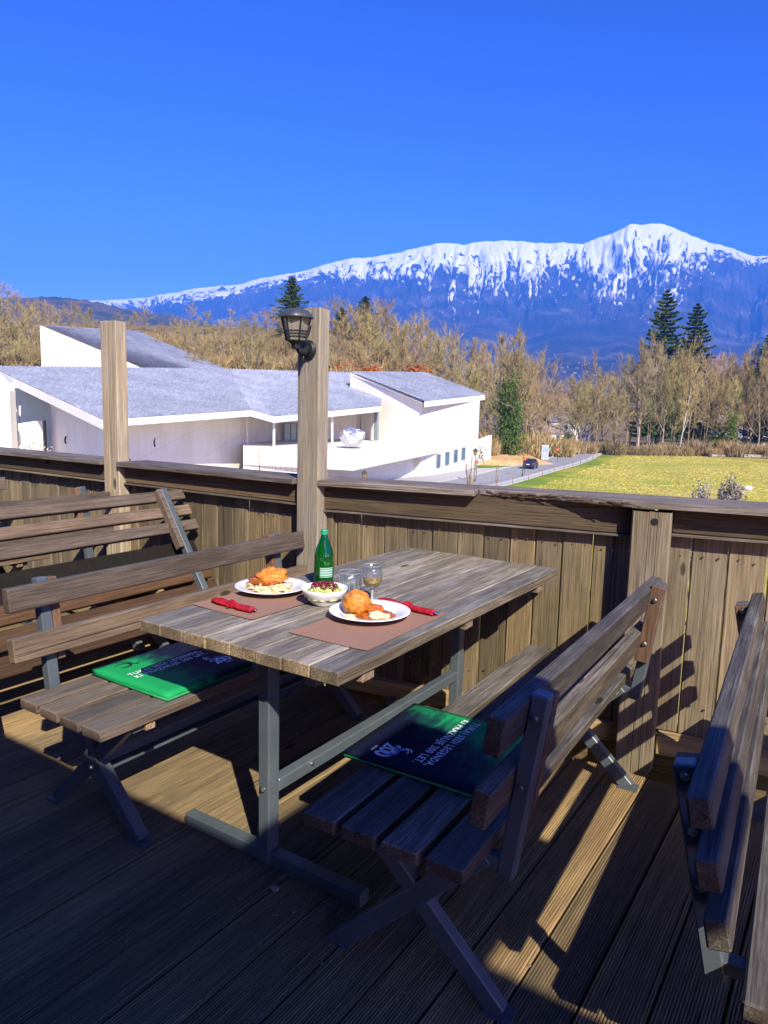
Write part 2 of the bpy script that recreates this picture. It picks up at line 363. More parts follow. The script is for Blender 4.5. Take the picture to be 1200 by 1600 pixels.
# ------------------------------------------------------------------ lantern on its post
lan = thing('wall_lantern', 'black six-sided wall lantern on the tall wooden post', 'lantern', (-2.285, 2.799, 1.674)); lan.scale = (0.86, 0.86, 0.92)
part('wall_plate', MB().tube([(0,0,0),(0,-0.012,0)], 0.050, 24).tube([(0,-0.012,0),(0,-0.02,0)], [0.046,0.036], 24), M['black'], lan, smooth=False, bevel=0.002)
part('arm', MB().tube([(0,-0.018,0.0),(0,-0.05,-0.012),(0,-0.085,-0.012),(0,-0.105,0.01)], [0.026,0.02,0.016,0.015], 10).tube([(-0.004,-0.045,-0.02),(-0.01,-0.05,-0.075)], [0.012,0.004], 6), M['black'], lan, smooth=True)
lc = (0.0, -0.115, 0.0)
def hexp(r, z, k): a = math.pi/3*k + math.pi/6; return Vector((lc[0]+r*math.cos(a), lc[1]+r*math.sin(a), z))
part('bottom_cup', MB().lathe([(0.012,-0.005),(0.024,0.0),(0.028,0.02),(0.05,0.035),(0.052,0.04),(0.0,0.041)], 6, lc), M['black'], lan)
mb = MB(); prof = [(0.100,0.150),(0.101,0.156),(0.088,0.172),(0.066,0.186),(0.036,0.196),(0.0,0.199)]
mb.lathe(prof, 24, lc, wob=lambda a, i: 1.0 - 0.07*abs(math.sin(3*a)) * (1 if i < 3 else 0.4)).lathe([(0.098,0.150),(0.08,0.149),(0.0,0.152)], 24, lc, wob=lambda a, i: 1.0 - 0.07*abs(math.sin(3*a)))
part('roof', mb, plain('lantern_roof', (0.05,0.06,0.07), 0.4, 0, 0.5, 40, 0.2), lan, smooth=True)
for k in range(6):
    part('frame_bar', MB().bar(hexp(0.052, 0.036, k), hexp(0.080, 0.152, k), 0.0085, 0.0085, (0.3,0.2,0)), M['black'], lan)
mb = MB()
for z in (0.058, 0.072, 0.086):
    r = 0.052 + 0.028*(z-0.036)/0.116
    for k in range(6): mb.bar(hexp(r, z, k), hexp(r, z, k+1), 0.004, 0.004)
part('cross_bars', mb, M['black'], lan)
m, n, b = newmat('lantern_glass'); b.inputs['Base Color'].default_value = (0.80,0.76,0.55,1); b.inputs['Roughness'].default_value = 0.25
b.inputs['Transmission Weight'].default_value = 0.75; b.inputs['IOR'].default_value = 1.2; M['lglass'] = m
for k in range(6):
    a0, a1, b1, b0 = hexp(0.049,0.040,k), hexp(0.049,0.040,k+1), hexp(0.076,0.150,k+1), hexp(0.076,0.150,k)
    nn = (a1-a0).cross(b0-a0).normalized()*0.002
    mb = MB().add([a0,a1,b1,b0,a0-nn,a1-nn,b1-nn,b0-nn], [(0,1,2,3),(7,6,5,4),(0,4,5,1),(1,5,6,2),(2,6,7,3),(3,7,4,0)]); part('glass_pane', mb, M['lglass'], lan)

# ------------------------------------------------------------------ table
tb = thing('wooden_table', 'grey weathered plank table on a steel frame, laid with two plates', 'table', (-1.4375, 2.2, 0))
bw = 0.765/8
for i in range(8):
    x = -0.3825 + bw*i
    part('table_board', MB().box(x+0.0017, x+bw-0.0017, -0.78+random.uniform(0, 0.004), 0.775, 0.712, 0.750+random.uniform(-0.0008, 0.0008)), M['table'], tb, bevel=0.003)
for y in (-0.655, -0.06, 0.57): part('batten', MB().box(-0.36, 0.37, y, y+0.055, 0.682, 0.711), M['support'], tb, bevel=0.002)
def bolt(parent, p, d, r=0.009):
    p = Vector(p); d = Vector(d).normalized()
    part('bolt', MB().tube([p, p+d*0.003], r*1.35, 10).tube([p+d*0.003, p+d*0.009], [r, r*0.75], 6), M['bolt'], parent)
for y in (-0.63, 0.60):
    part('leg', MB().box(-0.030, 0.014, y, y+0.05, 0.0, 0.70), M['metal'], tb, bevel=0.004)
    part('foot_bar', MB().box(-0.365, -0.0305, y+0.002, y+0.046, 0.002, 0.046).box(0.0145, 0.36, y+0.002, y+0.046, 0.002, 0.046), M['metal'], tb, bevel=0.004)
    part('top_bar', MB().box(-0.30, 0.30, y+0.005, y+0.045, 0.655, 0.681), M['metal'], tb, bevel=0.003)
    bolt(tb, (-0.012, y, 0.245), (0,-1,0), 0.008)
part('stretcher', MB().box(-0.028, 0.012, -0.5795, 0.5995, 0.222, 0.264), M['metal'], tb, bevel=0.004)
bolt(tb, (0.0121, -0.42, 0.25), (1,0,0.2), 0.005)

# ------------------------------------------------------------------ benches (built facing +x, length along y)
def slat(parent, cx, cz, w, h, L, lean, mat, name='back_slat'):
    me = MB().box(-w/2, w/2, -L/2+random.uniform(0, 0.006), L/2, -h/2, h/2).mesh(name, 0.004)
    return link(name, me, mat, parent, (cx, 0, cz), (0, -lean, 0))
def bench(label, loc, rz, L, wood_m, backs, bw, bh, lean, post_top, strip=True, post_in_front=False, group=None, seat_mat=None):
    t = thing('garden_bench', label, 'bench', loc, rz, group)
    for i in range(4):
        x = -0.205 + i*0.1125
        part('seat_slat', MB().box(x, x+0.094, -L/2+random.uniform(0, 0.006), L/2, 0.400, 0.435), seat_mat or wood_m, t, bevel=0.004)
    for (cx, cz) in backs: slat(t, cx, cz, bw, bh, L, lean, wood_m)
    tl = math.tan(lean)
    for s in (-1, 1):
        y = s*(L/2 - 0.155)
        part('leg', MB().bar((0.205, y, 0.004), (-0.195, y, 0.395), 0.040, 0.050, (0,1,0) if False else (0.7,0,0.7)), M['metal'], t, bevel=0.003)
        part('leg', MB().bar((-0.245, y, 0.004), (0.165, y, 0.395), 0.034, 0.047, (-0.7,0,0.7)), M['metal'], t, bevel=0.003)
        for fx in (0.205, -0.245): part('foot_plate', MB().box(fx-0.035, fx+0.035, y-0.028, y+0.028, 0.0005, 0.006), M['metal'], t)
        bolt(t, (-0.018, y-0.021, 0.20), (0,-1,0), 0.009)
        part('seat_bar', MB().box(-0.262, 0.20, y-0.018, y+0.018, 0.372, 0.399), M['metal'], t, bevel=0.002)
        part('seat_batten', MB().box(-0.19, 0.215, y-s*0.02-0.018-s*0.019, y-s*0.02+0.018-s*0.019, 0.372, 0.3985), M['support'], t, bevel=0.002)
        c0, z0 = backs[0]
        off = bw/2 + 0.021
        if post_in_front: off = -off
        zb = 0.355 if not post_in_front else 0.30
        top = Vector((c0 - off - (post_top-z0)*tl, y, post_top)); bot = Vector((c0 - off + (z0-zb)*tl, y, zb))
        part('back_post', MB().bar(bot, top, 0.040, 0.040, (1,0,0)), M['metal'], t, bevel=0.004)
        if strip:
            d = (top-bot).normalized(); a = top - d*0.295 + Vector((0, -s*0.036, 0)); bb = top - d*0.004 + Vector((0, -s*0.036, 0))
            ws = part('post_strip', MB().bar(a, bb, 0.030, 0.046, (1,0,0)), M['strip'] if not post_in_front else M['bench'], t, bevel=0.003)
        for (cx, cz) in backs:
            bx = cx - off - (0 if not post_in_front else 0); bolt(t, (bx, y - s*0.052, cz), (0,-s,0), 0.007); bolt(t, (bx, y + s*0.0205, cz), (0,s,0), 0.007)
    part('stretcher', MB().box(-0.040, 0.004, -L/2+0.18, L/2-0.18, 0.172, 0.180).box(-0.040,-0.034,-L/2+0.18,L/2-0.18,0.1805,0.215), M['metal'], t)
    return t
two = [(-0.262, 0.752), (-0.240, 0.586)]
bl = bench('brown two-slat bench left of the table, seat half shaded, green cushion on it', (-2.05, 2.03, 0), 0.0, 1.51, M['bench'], two, 0.040, 0.082, R(8), 0.800)
br = bench('dark two-slat bench between the table and the right edge bench, navy cushion on it', (-0.868, 2.09, 0), math.pi + R(2), 1.57, M['bench_shaded'], [(-0.258,0.752),(-0.234,0.586)], 0.040, 0.086, R(8), 0.806)
b4 = bench('dark three-slat bench cut off by the right edge, seen from behind its back', (0.062, 2.13, 0), R(3.6), 1.70, M['bench_shaded'], [(-0.296,0.745),(-0.274,0.640),(-0.252,0.535)], 0.040, 0.056, R(12), 0.765)
# the high-backed bench behind the left one: it faces away, three slats over two brown lower ones, posts on our side
b1 = thing('garden_bench', 'grey three-slat bench behind the left bench, steel post in front of its slats', 'bench', (-2.93, 2.05, 0))
for (cx, cz) in [(-0.296,0.894),(-0.243,0.812),(-0.188,0.735)]: slat(b1, cx, cz, 0.032, 0.060, 1.57, R(33), M['bench'])
for (cx, cz) in [(-0.052,0.50),(0.006,0.41),(0.066,0.32)]: slat(b1, cx, cz, 0.03, 0.088, 1.50, R(33), M['bench_red'], 'lower_slat')
part('shade_panel', MB().bar((-0.165,-0.77,0.58),(-0.165,0.77,0.58), 0.02, 0.15, (-0.55,0,0.83)), plain('shade_black', (0.014,0.012,0.010), 0.9, 0, 0.2), b1)  # added near-black board: the shade in this gap, put into its colour
for i in range(4): part('seat_slat', MB().box(-0.78+i*0.1125, -0.686+i*0.1125, -0.78, 0.785, 0.400, 0.435), M['bench'], b1, bevel=0.004)
for s in (-1, 1):
    y = s*0.63; part('back_post', MB().bar((0.20, y, 0.16), (-0.286, y, 0.935), 0.040, 0.040, (1,0,0)), M['metal'], b1, bevel=0.004)
    part('post_strip', MB().bar((-0.10, y-s*0.036, 0.638), (-0.284, y-s*0.036, 0.932), 0.030, 0.046, (1,0,0)), M['bench'], b1, bevel=0.003)
    part('brace', MB().bar((0.16, y-0.05, 0.12), (-0.30, y-0.05, 0.395), 0.034, 0.045, (0.5,0,0.8)), M['support'], b1, bevel=0.003)
    part('leg', MB().bar((-0.245, y, 0.004), (-0.66, y, 0.395), 0.040, 0.050, (0.7,0,0.7)), M['metal'], b1, bevel=0.003)
    part('leg', MB().bar((-0.70, y, 0.004), (-0.29, y, 0.395), 0.034, 0.047, (-0.7,0,0.7)), M['metal'], b1, bevel=0.003)
    for cz in (0.894, 0.812, 0.735): bolt(b1, (-0.296+(0.894-cz)*0.68+0.045, y+s*0.0205, cz), (0,s,0), 0.006)
b0 = bench('brown bench far left by the fence, only its top slat showing over the grey bench', (-3.55, 2.02, 0), 0.0, 1.52, M['bench'], [(-0.262,0.825),(-0.240,0.66)], 0.040, 0.085, R(8), 0.905)
bz = bench('grey bench at the left edge, just the end of its top slat in view', (-4.55, 1.95, 0), 0.0, 1.50, M['bench'], [(-0.262,0.845),(-0.240,0.68)], 0.040, 0.085, R(8), 0.86)

# ------------------------------------------------------------------ cushions with their print
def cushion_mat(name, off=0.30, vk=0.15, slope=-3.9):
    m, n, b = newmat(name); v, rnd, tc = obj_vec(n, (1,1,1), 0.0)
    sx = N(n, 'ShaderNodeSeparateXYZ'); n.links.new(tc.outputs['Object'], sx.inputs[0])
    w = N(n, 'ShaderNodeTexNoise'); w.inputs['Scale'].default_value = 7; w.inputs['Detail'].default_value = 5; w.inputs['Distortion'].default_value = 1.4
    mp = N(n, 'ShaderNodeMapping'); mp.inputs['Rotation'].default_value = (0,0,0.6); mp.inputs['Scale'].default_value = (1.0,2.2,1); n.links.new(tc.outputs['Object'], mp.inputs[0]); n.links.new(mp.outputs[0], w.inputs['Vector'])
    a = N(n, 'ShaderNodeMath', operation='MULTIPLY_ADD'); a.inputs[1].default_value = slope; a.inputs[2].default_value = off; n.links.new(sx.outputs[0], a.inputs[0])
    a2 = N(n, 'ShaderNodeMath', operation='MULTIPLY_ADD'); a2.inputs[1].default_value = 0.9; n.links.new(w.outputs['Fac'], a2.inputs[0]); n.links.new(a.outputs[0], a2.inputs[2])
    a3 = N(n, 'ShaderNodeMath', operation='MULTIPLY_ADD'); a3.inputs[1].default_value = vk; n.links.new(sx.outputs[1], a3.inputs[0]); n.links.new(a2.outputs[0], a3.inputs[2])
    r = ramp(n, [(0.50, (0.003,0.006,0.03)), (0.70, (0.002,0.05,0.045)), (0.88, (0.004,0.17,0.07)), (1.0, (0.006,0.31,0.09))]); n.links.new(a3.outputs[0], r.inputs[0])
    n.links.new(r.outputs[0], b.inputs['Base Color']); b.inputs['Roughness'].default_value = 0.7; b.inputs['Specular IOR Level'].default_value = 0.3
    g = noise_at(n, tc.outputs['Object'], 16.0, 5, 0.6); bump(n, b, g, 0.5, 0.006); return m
M['cushion'] = cushion_mat('printed_cushion_cover')
M['print_white'] = plain('white_print', (0.85,0.87,0.90), 0.5, 0, 0.4, 60, 0.1, 0)
M['print_blue'] = plain('blue_print', (0.18,0.33,0.62), 0.5, 0, 0.4, 60, 0.1, 0)
M['print_black'] = plain('black_print', (0.004,0.02,0.012), 0.5, 0, 0.4, 60, 0.1, 0)
M['print_red'] = plain('red_print', (0.5,0.05,0.04), 0.5, 0, 0.4, 60, 0.1, 0)
M['cush_edge'] = plain('green_piping', (0.01,0.22,0.07), 0.5, 0, 0.4, 60, 0.2, 0)
def text_mesh(body, size, bold=0.0, space=1.0):
    cu = bpy.data.curves.new('print', 'FONT'); cu.body = body; cu.size = size; cu.offset = bold; cu.space_character = space; cu.resolution_u = 3
    tmp = bpy.data.objects.new('print', cu); COL.objects.link(tmp)
    me = bpy.data.meshes.new_from_object(tmp.evaluated_get(bpy.context.evaluated_depsgraph_get()))
    bpy.data.objects.remove(tmp); return me
def fit(me, L):
    co = np.empty(len(me.vertices)*3, np.float32); me.vertices.foreach_get('co', co); co = co.reshape(-1, 3); k = L/(co[:,0].max()-co[:,0].min()); co[:,0] *= k; co[:,1] *= k*1.12; me.vertices.foreach_set('co', co.ravel()); return me
txt1 = text_mesh('TUKAJ SEDI LEGENDA,', 0.0265, 0.0006, 1.16); txt2 = text_mesh('KI PRAZNUJE 200 LET.', 0.0265, 0.0006, 1.16)
fit(txt1, 0.325); fit(txt2, 0.325)
txt3 = fit(text_mesh('200', 0.046, 0.0016, 0.9), 0.082); txt4 = fit(text_mesh('LAŠKO', 0.0125, 0.0003, 1.1), 0.034)
def strip2d(pts, ws):
    """flat stroke along 2-D points"""
    m = MB(); n = len(pts)
    for i, p in enumerate(pts):
        a = Vector(pts[max(i-1,0)]); c = Vector(pts[min(i+1,n-1)]); d = (c-a).normalized(); q = Vector((-d.y, d.x))*ws[i]/2
        m.v += [(p[0]+q.x, p[1]+q.y, 0), (p[0]-q.x, p[1]-q.y, 0)]
    m.f += [(2*i, 2*i+1, 2*i+3, 2*i+2) for i in range(n-1)]; return m
M['cushion_shaded'] = cushion_mat('shaded_cushion_cover', 0.16, 1.7, -2.6)  # print runs along y; less green, with shade put into the colour
def cushion(label, loc, rz, cm='cushion'):
    t = thing('seat_cushion', label, 'cushion', loc, rz, None)
    nn = 14; vs = []; fs = []
    def surf(zs):
        base = len(vs)
        for j in range(nn+1):
            for i in range(nn+1):
                u = -0.2 + 0.4*i/nn; v = -0.2 + 0.4*j/nn; e = min(i, j, nn-i, nn-j)/nn
                k = min(1, e/0.07); h = 0.80+0.20*math.sqrt(max(0, 1-(1-k)**2))
                w = 0.0012*mnoise.noise(Vector((u*9, v*9, zs*3+loc[0])))*min(1, e*6)
                vs.append((u*(1-0.006*(1-k)), v*(1-0.006*(1-k)), 0.0125 + zs*0.0125*h + w))
        for j in range(nn):
            for i in range(nn):
                q = base + j*(nn+1)+i; f = (q, q+1, q+nn+2, q+nn+1); fs.append(f if zs > 0 else f[::-1])
        return base
    b0_ = surf(1); b1_ = surf(-1)
    rim = [(i,0) for i in range(nn)] + [(nn,j) for j in range(nn)] + [(i,nn) for i in range(nn,0,-1)] + [(0,j) for j in range(nn,0,-1)]
    for k in range(len(rim)):
        a = rim[k]; c = rim[(k+1) % len(rim)]; f = lambda b, p: b + p[1]*(nn+1)+p[0]
        fs.append((f(b1_,a), f(b1_,c), f(b0_,c), f(b0_,a)))
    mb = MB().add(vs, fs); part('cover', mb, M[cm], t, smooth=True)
    ring = [(-0.199,-0.199,0.005),(0.199,-0.199,0.005),(0.199,0.199,0.005),(-0.199,0.199,0.005),(-0.199,-0.199,0.005)]
    part('piping', MB().tube(ring, 0.0042, 6), M['cush_edge'], t, smooth=True)
    zt = 0.0266
    link('lettering', txt1.copy(), M['print_white'], t, (-0.165, 0.030, zt)); link('lettering', txt2.copy(), M['print_white'], t, (-0.165, -0.004, zt))
    link('numerals', txt3.copy(), M['print_white'], t, (0.100, -0.118, zt)); link('lettering', txt4.copy(), M['print_white'], t, (0.132, -0.136, zt))
    # leaping goat over the numerals: body, neck, legs, horns
    gb = MB()
    for st in ([(0.10,-0.088),(0.115,-0.076),(0.135,-0.074),(0.148,-0.082)], [(0.112,-0.078),(0.102,-0.067),(0.094,-0.066)], [(0.146,-0.08),(0.153,-0.092)], [(0.105,-0.084),(0.094,-0.089)]):
        gb.add(*(lambda q: (q.v, q.f))(strip2d(st, [0.010,0.013,0.011,0.006][:len(st)])))
    link('goat_emblem', gb.mesh('goat_emblem'), M['print_blue'], t, (0.015,0.008,zt+0.0006))
    hb = MB()
    for st in ([(0.094,-0.064),(0.098,-0.052),(0.108,-0.046),(0.120,-0.048)], [(0.091,-0.064),(0.090,-0.050),(0.097,-0.040),(0.107,-0.038)]):
        hb.add(*(lambda q: (q.v, q.f))(strip2d(st, [0.005,0.005,0.004,0.002])))
    link('goat_horns', hb.mesh('goat_horns'), M['print_white'], t, (0.015,0.008,zt+0.0009))
    # big dark goat head printed on the green part
    db = MB()
    for st in ([(-0.10,0.115),(-0.085,0.13),(-0.075,0.122),(-0.068,0.105)], [(-0.088,0.132),(-0.10,0.150),(-0.125,0.156),(-0.148,0.146)], [(-0.082,0.134),(-0.084,0.156),(-0.104,0.174),(-0.132,0.176)], [(-0.075,0.12),(-0.050,0.126)], [(-0.095,0.12),(-0.115,0.114),(-0.135,0.118)]):
        db.add(*(lambda q: (q.v, q.f))(strip2d(st, [0.010,0.008,0.005,0.002][:len(st)] if len(st) > 2 else [0.007,0.002])))
    link('goat_head', db.mesh('goat_head'), M['print_black'], t, (0,0,zt))
    return t
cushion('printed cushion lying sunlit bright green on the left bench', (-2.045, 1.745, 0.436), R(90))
cushion('printed cushion in shaded colours tucked under the back of the dark two-slat bench', (-0.955, 1.785, 0.436), R(-88), 'cushion_shaded')

# ------------------------------------------------------------------ what stands on the table
Z = 0.7512
M['paper'] = plain('brown_paper', (0.30,0.175,0.125), 0.85, 0, 0.2, 200, 0.12, 0.1, 0.001)
M['china'] = plain('white_china', (0.78,0.78,0.77), 0.16, 0, 0.5, 20, 0.03, 0)
def thin_glass(name, col, rough=0.03, f0=0.04, body=None, bodyamt=0.0):
    """thin-walled glass: what is behind shows through tinted, the rest is mirror-like reflection by the angle of view"""
    m = bpy.data.materials.new(name); m.use_nodes = True; n = m.node_tree; n.nodes.clear(); out = N(n, 'ShaderNodeOutputMaterial')
    tr = N(n, 'ShaderNodeBsdfTransparent'); tr.inputs[0].default_value = (*col, 1); gl = N(n, 'ShaderNodeBsdfGlossy'); gl.inputs['Roughness'].default_value = rough; gl.inputs['Color'].default_value = (1,1,1,1)
    lw = N(n, 'ShaderNodeLayerWeight'); lw.inputs['Blend'].default_value = 0.5; pw = N(n, 'ShaderNodeMath', operation='POWER'); pw.inputs[1].default_value = 4.0; n.links.new(lw.outputs['Facing'], pw.inputs[0]); ma = N(n, 'ShaderNodeMath', operation='MULTIPLY_ADD'); ma.inputs[1].default_value = 0.65; ma.inputs[2].default_value = 0.07; n.links.new(pw.outputs[0], ma.inputs[0]); mx = N(n, 'ShaderNodeMixShader'); n.links.new(ma.outputs[0], mx.inputs[0])
    first = tr.outputs[0]
    if body:
        df = N(n, 'ShaderNodeBsdfDiffuse'); df.inputs[0].default_value = (*body, 1); m2 = N(n, 'ShaderNodeMixShader'); m2.inputs[0].default_value = bodyamt; n.links.new(first, m2.inputs[1]); n.links.new(df.outputs[0], m2.inputs[2]); first = m2.outputs[0]
    n.links.new(first, mx.inputs[1]); n.links.new(gl.outputs[0], mx.inputs[2]); n.links.new(mx.outputs[0], out.inputs[0]); return m
M['glass'] = thin_glass('clear_glass', (0.88,0.91,0.92), 0.05, body=(0.80,0.85,0.88), bodyamt=0.025)
M['green'] = thin_glass('green_glass', (0.06,0.48,0.10), body=(0.005,0.13,0.02), bodyamt=0.35)
M['wine'] = thin_glass('white_wine', (0.80,0.62,0.20), body=(0.70,0.48,0.08), bodyamt=0.45)
M['napkin'] = plain('red_napkin', (0.40,0.020,0.035), 1.0, 0, 0.0, 90, 0.45, 0.6, 0.003)
M['steel'] = plain('steel', (0.5,0.5,0.5), 0.25, 1.0, 0.5, 20, 0.1, 0)
def mat_paper(label, x0, x1, y0, y1, rz):
    cx, cy = (x0+x1)/2, (y0+y1)/2; nx, ny = 8, 10; m = MB()
    for j in range(ny+1):
        for i in range(nx+1):
            u = (i/nx-0.5)*(x1-x0); v = (j/ny-0.5)*(y1-y0); w = 0.0012 + 0.0012*mnoise.noise(Vector((u*12+cx*9, v*12, 0)))
            if i in (0, nx): w += 0.001
            m.v.append((u, v, w))
    m.f += [(j*(nx+1)+i, j*(nx+1)+i+1, (j+1)*(nx+1)+i+1, (j+1)*(nx+1)+i) for j in range(ny) for i in range(nx)]
    k = len(m.v); m.v += [(p[0], p[1], p[2]-0.0007) for p in m.v[:k]]; m.f += [tuple(q+k for q in reversed(f)) for f in m.f[:]]
    o = part('paper_placemat', m, M['paper'], None, (cx, cy, Z), (0,0,rz), smooth=True); tag(o, label, 'placemat'); return o
mat_paper('brown paper placemat at the near left corner of the table', -1.812, -1.532, 1.625, 2.03, R(-2))
mat_paper('brown paper placemat at the right side of the table', -1.372, -1.092, 1.595, 2.055, R(0.5))
plate_prof = [(0.0,0.004),(0.075,0.0045),(0.082,0.007),(0.092,0.014),(0.128,0.0215),(0.130,0.0235),(0.127,0.0245),(0.094,0.017),(0.084,0.011),(0.074,0.0085),(0.0,0.0078)]
def plate(label, x, y, rr=1.0):
    t = part('dinner_plate', MB().lathe([(r*rr, z) for r, z in plate_prof], 48, (0,0,0)).lathe([(0.060,0.0),(0.066,0.0),(0.068,0.0055),(0.058,0.0055)], 48, (0,0,0), closed=True), M['china'], None, (x, y, Z+0.0022), smooth=True)
    return tag(t, label, 'plate')
plate('round white plate on the left placemat holding pasta under a fried cutlet', -1.728, 1.918)
plate('round white plate on the right placemat holding a fried ball in sauce', -1.270, 1.868)
def blob(seed, rx, ry, rz_, amp, freq, n1=36, n2=22, zmin=None):
    vs = []; fs = []
    for j in range(n2+1):
        th = math.pi*j/n2
        for i in range(n1):
            a = 2*math.pi*i/n1; d = Vector((math.sin(th)*math.cos(a), math.sin(th)*math.sin(a), math.cos(th)))
            s = 1 + amp*(mnoise.noise(d*freq+Vector((seed,0,0))) + 0.5*mnoise.noise(d*freq*2.3+Vector((0,seed,0))) + 0.35*mnoise.noise(d*freq*5+Vector((0,0,seed))))
            z = d.z*rz_*s
            if zmin is not None: z = max(z, zmin)
            vs.append((d.x*rx*s, d.y*ry*s, z))
    for j in range(n2):
        for i in range(n1): fs.append((j*n1+i, (j+1)*n1+i, (j+1)*n1+(i+1) % n1, j*n1+(i+1) % n1))
    return MB().add(vs, fs)
M['fried'] = plain('fried_crumb', (0.60,0.225,0.028), 0.45, 0, 0.45, 70, 0.38, 0.6, 0.005)
M['sauce'] = plain('brown_sauce', (0.44,0.12,0.016), 0.22, 0, 0.5, 70, 0.5, 0.5, 0.004)
M['pasta'] = plain('pale_pasta', (0.72,0.58,0.33), 0.45, 0, 0.4, 60, 0.2, 0.2, 0.002)
M['mash'] = plain('mashed_potato', (0.72,0.60,0.36), 0.6, 0, 0.3, 60, 0.25, 0.5, 0.004)
zp = Z + 0.0105
fd = thing('pasta_dish', 'heap of pale pasta strips under an orange brown fried cutlet on the left plate', 'food', (-1.735, 1.912, zp))
mb = MB(); rn = random.Random(5)
for i in range(70):
    a = rn.uniform(0, 6.28); r = 0.075*math.sqrt(rn.random()); h = 0.006 + 0.034*(1-r/0.08)*rn.random()
    d = rn.uniform(0, 3.14); l = rn.uniform(0.03, 0.06); x, y = r*math.cos(a)*1.05, r*math.sin(a)*0.8; dz = rn.uniform(-0.008, 0.008)
    p0 = (x-math.cos(d)*l/2, y-math.sin(d)*l/2, max(0.004, h-dz)); p1_ = (x, y, h+0.006); p2_ = (x+math.cos(d)*l/2, y+math.sin(d)*l/2, max(0.004, h+dz))
    mb.tube([p0, p1_, p2_], [0.0045,0.0052,0.0045], 5)
tag(part('pasta', mb, M['pasta'], fd, smooth=True), kind='stuff')
part('pasta_base', blob(4, 0.072, 0.055, 0.030, 0.15, 2.5, zmin=0.0), M['mash'], fd, smooth=True)
part('cutlet', blob(2, 0.060, 0.040, 0.027, 0.30, 2.4), M['fried'], fd, (0.006, 0.006, 0.046), (0.25, -0.1, 0.5), smooth=True)
part('cutlet', blob(9, 0.036, 0.024, 0.014, 0.35, 2.6), M['fried'], fd, (-0.042, -0.018, 0.028), (0.1, -0.5, 0.2), smooth=True)
part('sauce', blob(12, 0.05, 0.022, 0.006, 0.4, 2.2), M['sauce'], fd, (-0.005, -0.028, 0.036), (0.6, 0, 0.1), smooth=True)
fd = thing('fried_ball_dish', 'round orange fried ball beside brown sauce and mash on the right plate', 'food', (-1.280, 1.862, zp))
part('fried_ball', blob(21, 0.046, 0.043, 0.040, 0.14, 3.0), M['fried'], fd, (-0.030, -0.012, 0.036), smooth=True)
part('sauce', blob(31, 0.070, 0.052, 0.013, 0.25, 2.2, zmin=0.0), M['sauce'], fd, (0.030, 0.005, 0.001), (0,0,0.4), smooth=True)
part('sauce', blob(33, 0.036, 0.026, 0.016, 0.3, 2.2), M['sauce'], fd, (0.018, 0.014, 0.016), (0,0,0.4), smooth=True)
part('mash', blob(35, 0.036, 0.022, 0.018, 0.35, 2.8, zmin=0.0), M['mash'], fd, (0.055, -0.016, 0.004), (0,0,0.3), smooth=True)
part('mash', blob(36, 0.020, 0.012, 0.010, 0.35, 2.8, zmin=0.0), M['mash'], fd, (-0.02, -0.058, 0.0), (0,0,0.3), smooth=True)
# salad bowl
bowl_c = (-1.483, 1.908)
o = part('salad_bowl', MB().lathe([(0.0,0.003),(0.030,0.003),(0.034,0.0),(0.038,0.0),(0.039,0.004),(0.062,0.022),(0.075,0.046),(0.079,0.057),(0.0775,0.058),(0.073,0.047),(0.060,0.025),(0.036,0.008),(0.0,0.007)], 40, (0,0,0), wob=lambda a, i: 1+0.010*math.sin(8*a)*(1 if i > 6 else 0)), M['china'], None, (bowl_c[0], bowl_c[1], Z), smooth=True)
tag(o, 'white china bowl of mixed salad between the two plates', 'bowl')
sal = thing('salad', 'shredded cabbage salad topped with dark red beans in the white bowl', 'salad', (bowl_c[0], bowl_c[1], Z+0.008))
M['cabbage'] = plain('cabbage', (0.66,0.66,0.30), 0.5, 0, 0.4, 40, 0.35, 0.3, 0.003, alt=(0.30,0.42,0.06))
M['bean'] = plain('kidney_bean', (0.15,0.010,0.020), 0.25, 0, 0.5, 30, 0.3, 0)
part('cabbage_heap', blob(41, 0.066, 0.066, 0.056, 0.10, 4.0, zmin=0.016), M['cabbage'], sal, (0,0,0.002), smooth=True)
mb = MB()
for i in range(150):
    a = rn.uniform(0, 6.28); r = 0.062*math.sqrt(rn.random()); h = 0.058*math.sqrt(max(0.05, 1-(r/0.07)**2)) ; d = rn.uniform(0, 6.28); l = rn.uniform(0.008, 0.02)
    x, y = r*math.cos(a), r*math.sin(a); mb.bar((x, y, h), (x+l*math.cos(d), y+l*math.sin(d), h+rn.uniform(-0.003, 0.006)), 0.0035, 0.0012)
tag(part('cabbage_shreds', mb, M['cabbage'], sal), kind='stuff')
mb = MB(); i = 0
while i < 64:
    a = rn.uniform(0, 6.28); r = 0.046*math.sqrt(rn.random()); x, y = r*math.cos(a)*1.1-0.004, r*math.sin(a)*0.85+0.006
    h = 0.0545*math.sqrt(max(0.05, 1-(r/0.075)**2)) + rn.uniform(0.002, 0.012); d = rn.uniform(0, 3.14); e = Vector((math.cos(d), math.sin(d), rn.uniform(-0.4, 0.4))).normalized()*0.0055; c = Vector((x, y, h))
    mb.tube([c-e*1.15, c-e*0.7, c+Vector((0,0,0.0012)), c+e*0.7, c+e*1.15], [0.0012,0.0040,0.0045,0.0040,0.0012], 6); i += 1
tag(part('beans', mb, M['bean'], sal, smooth=True), kind='stuff')
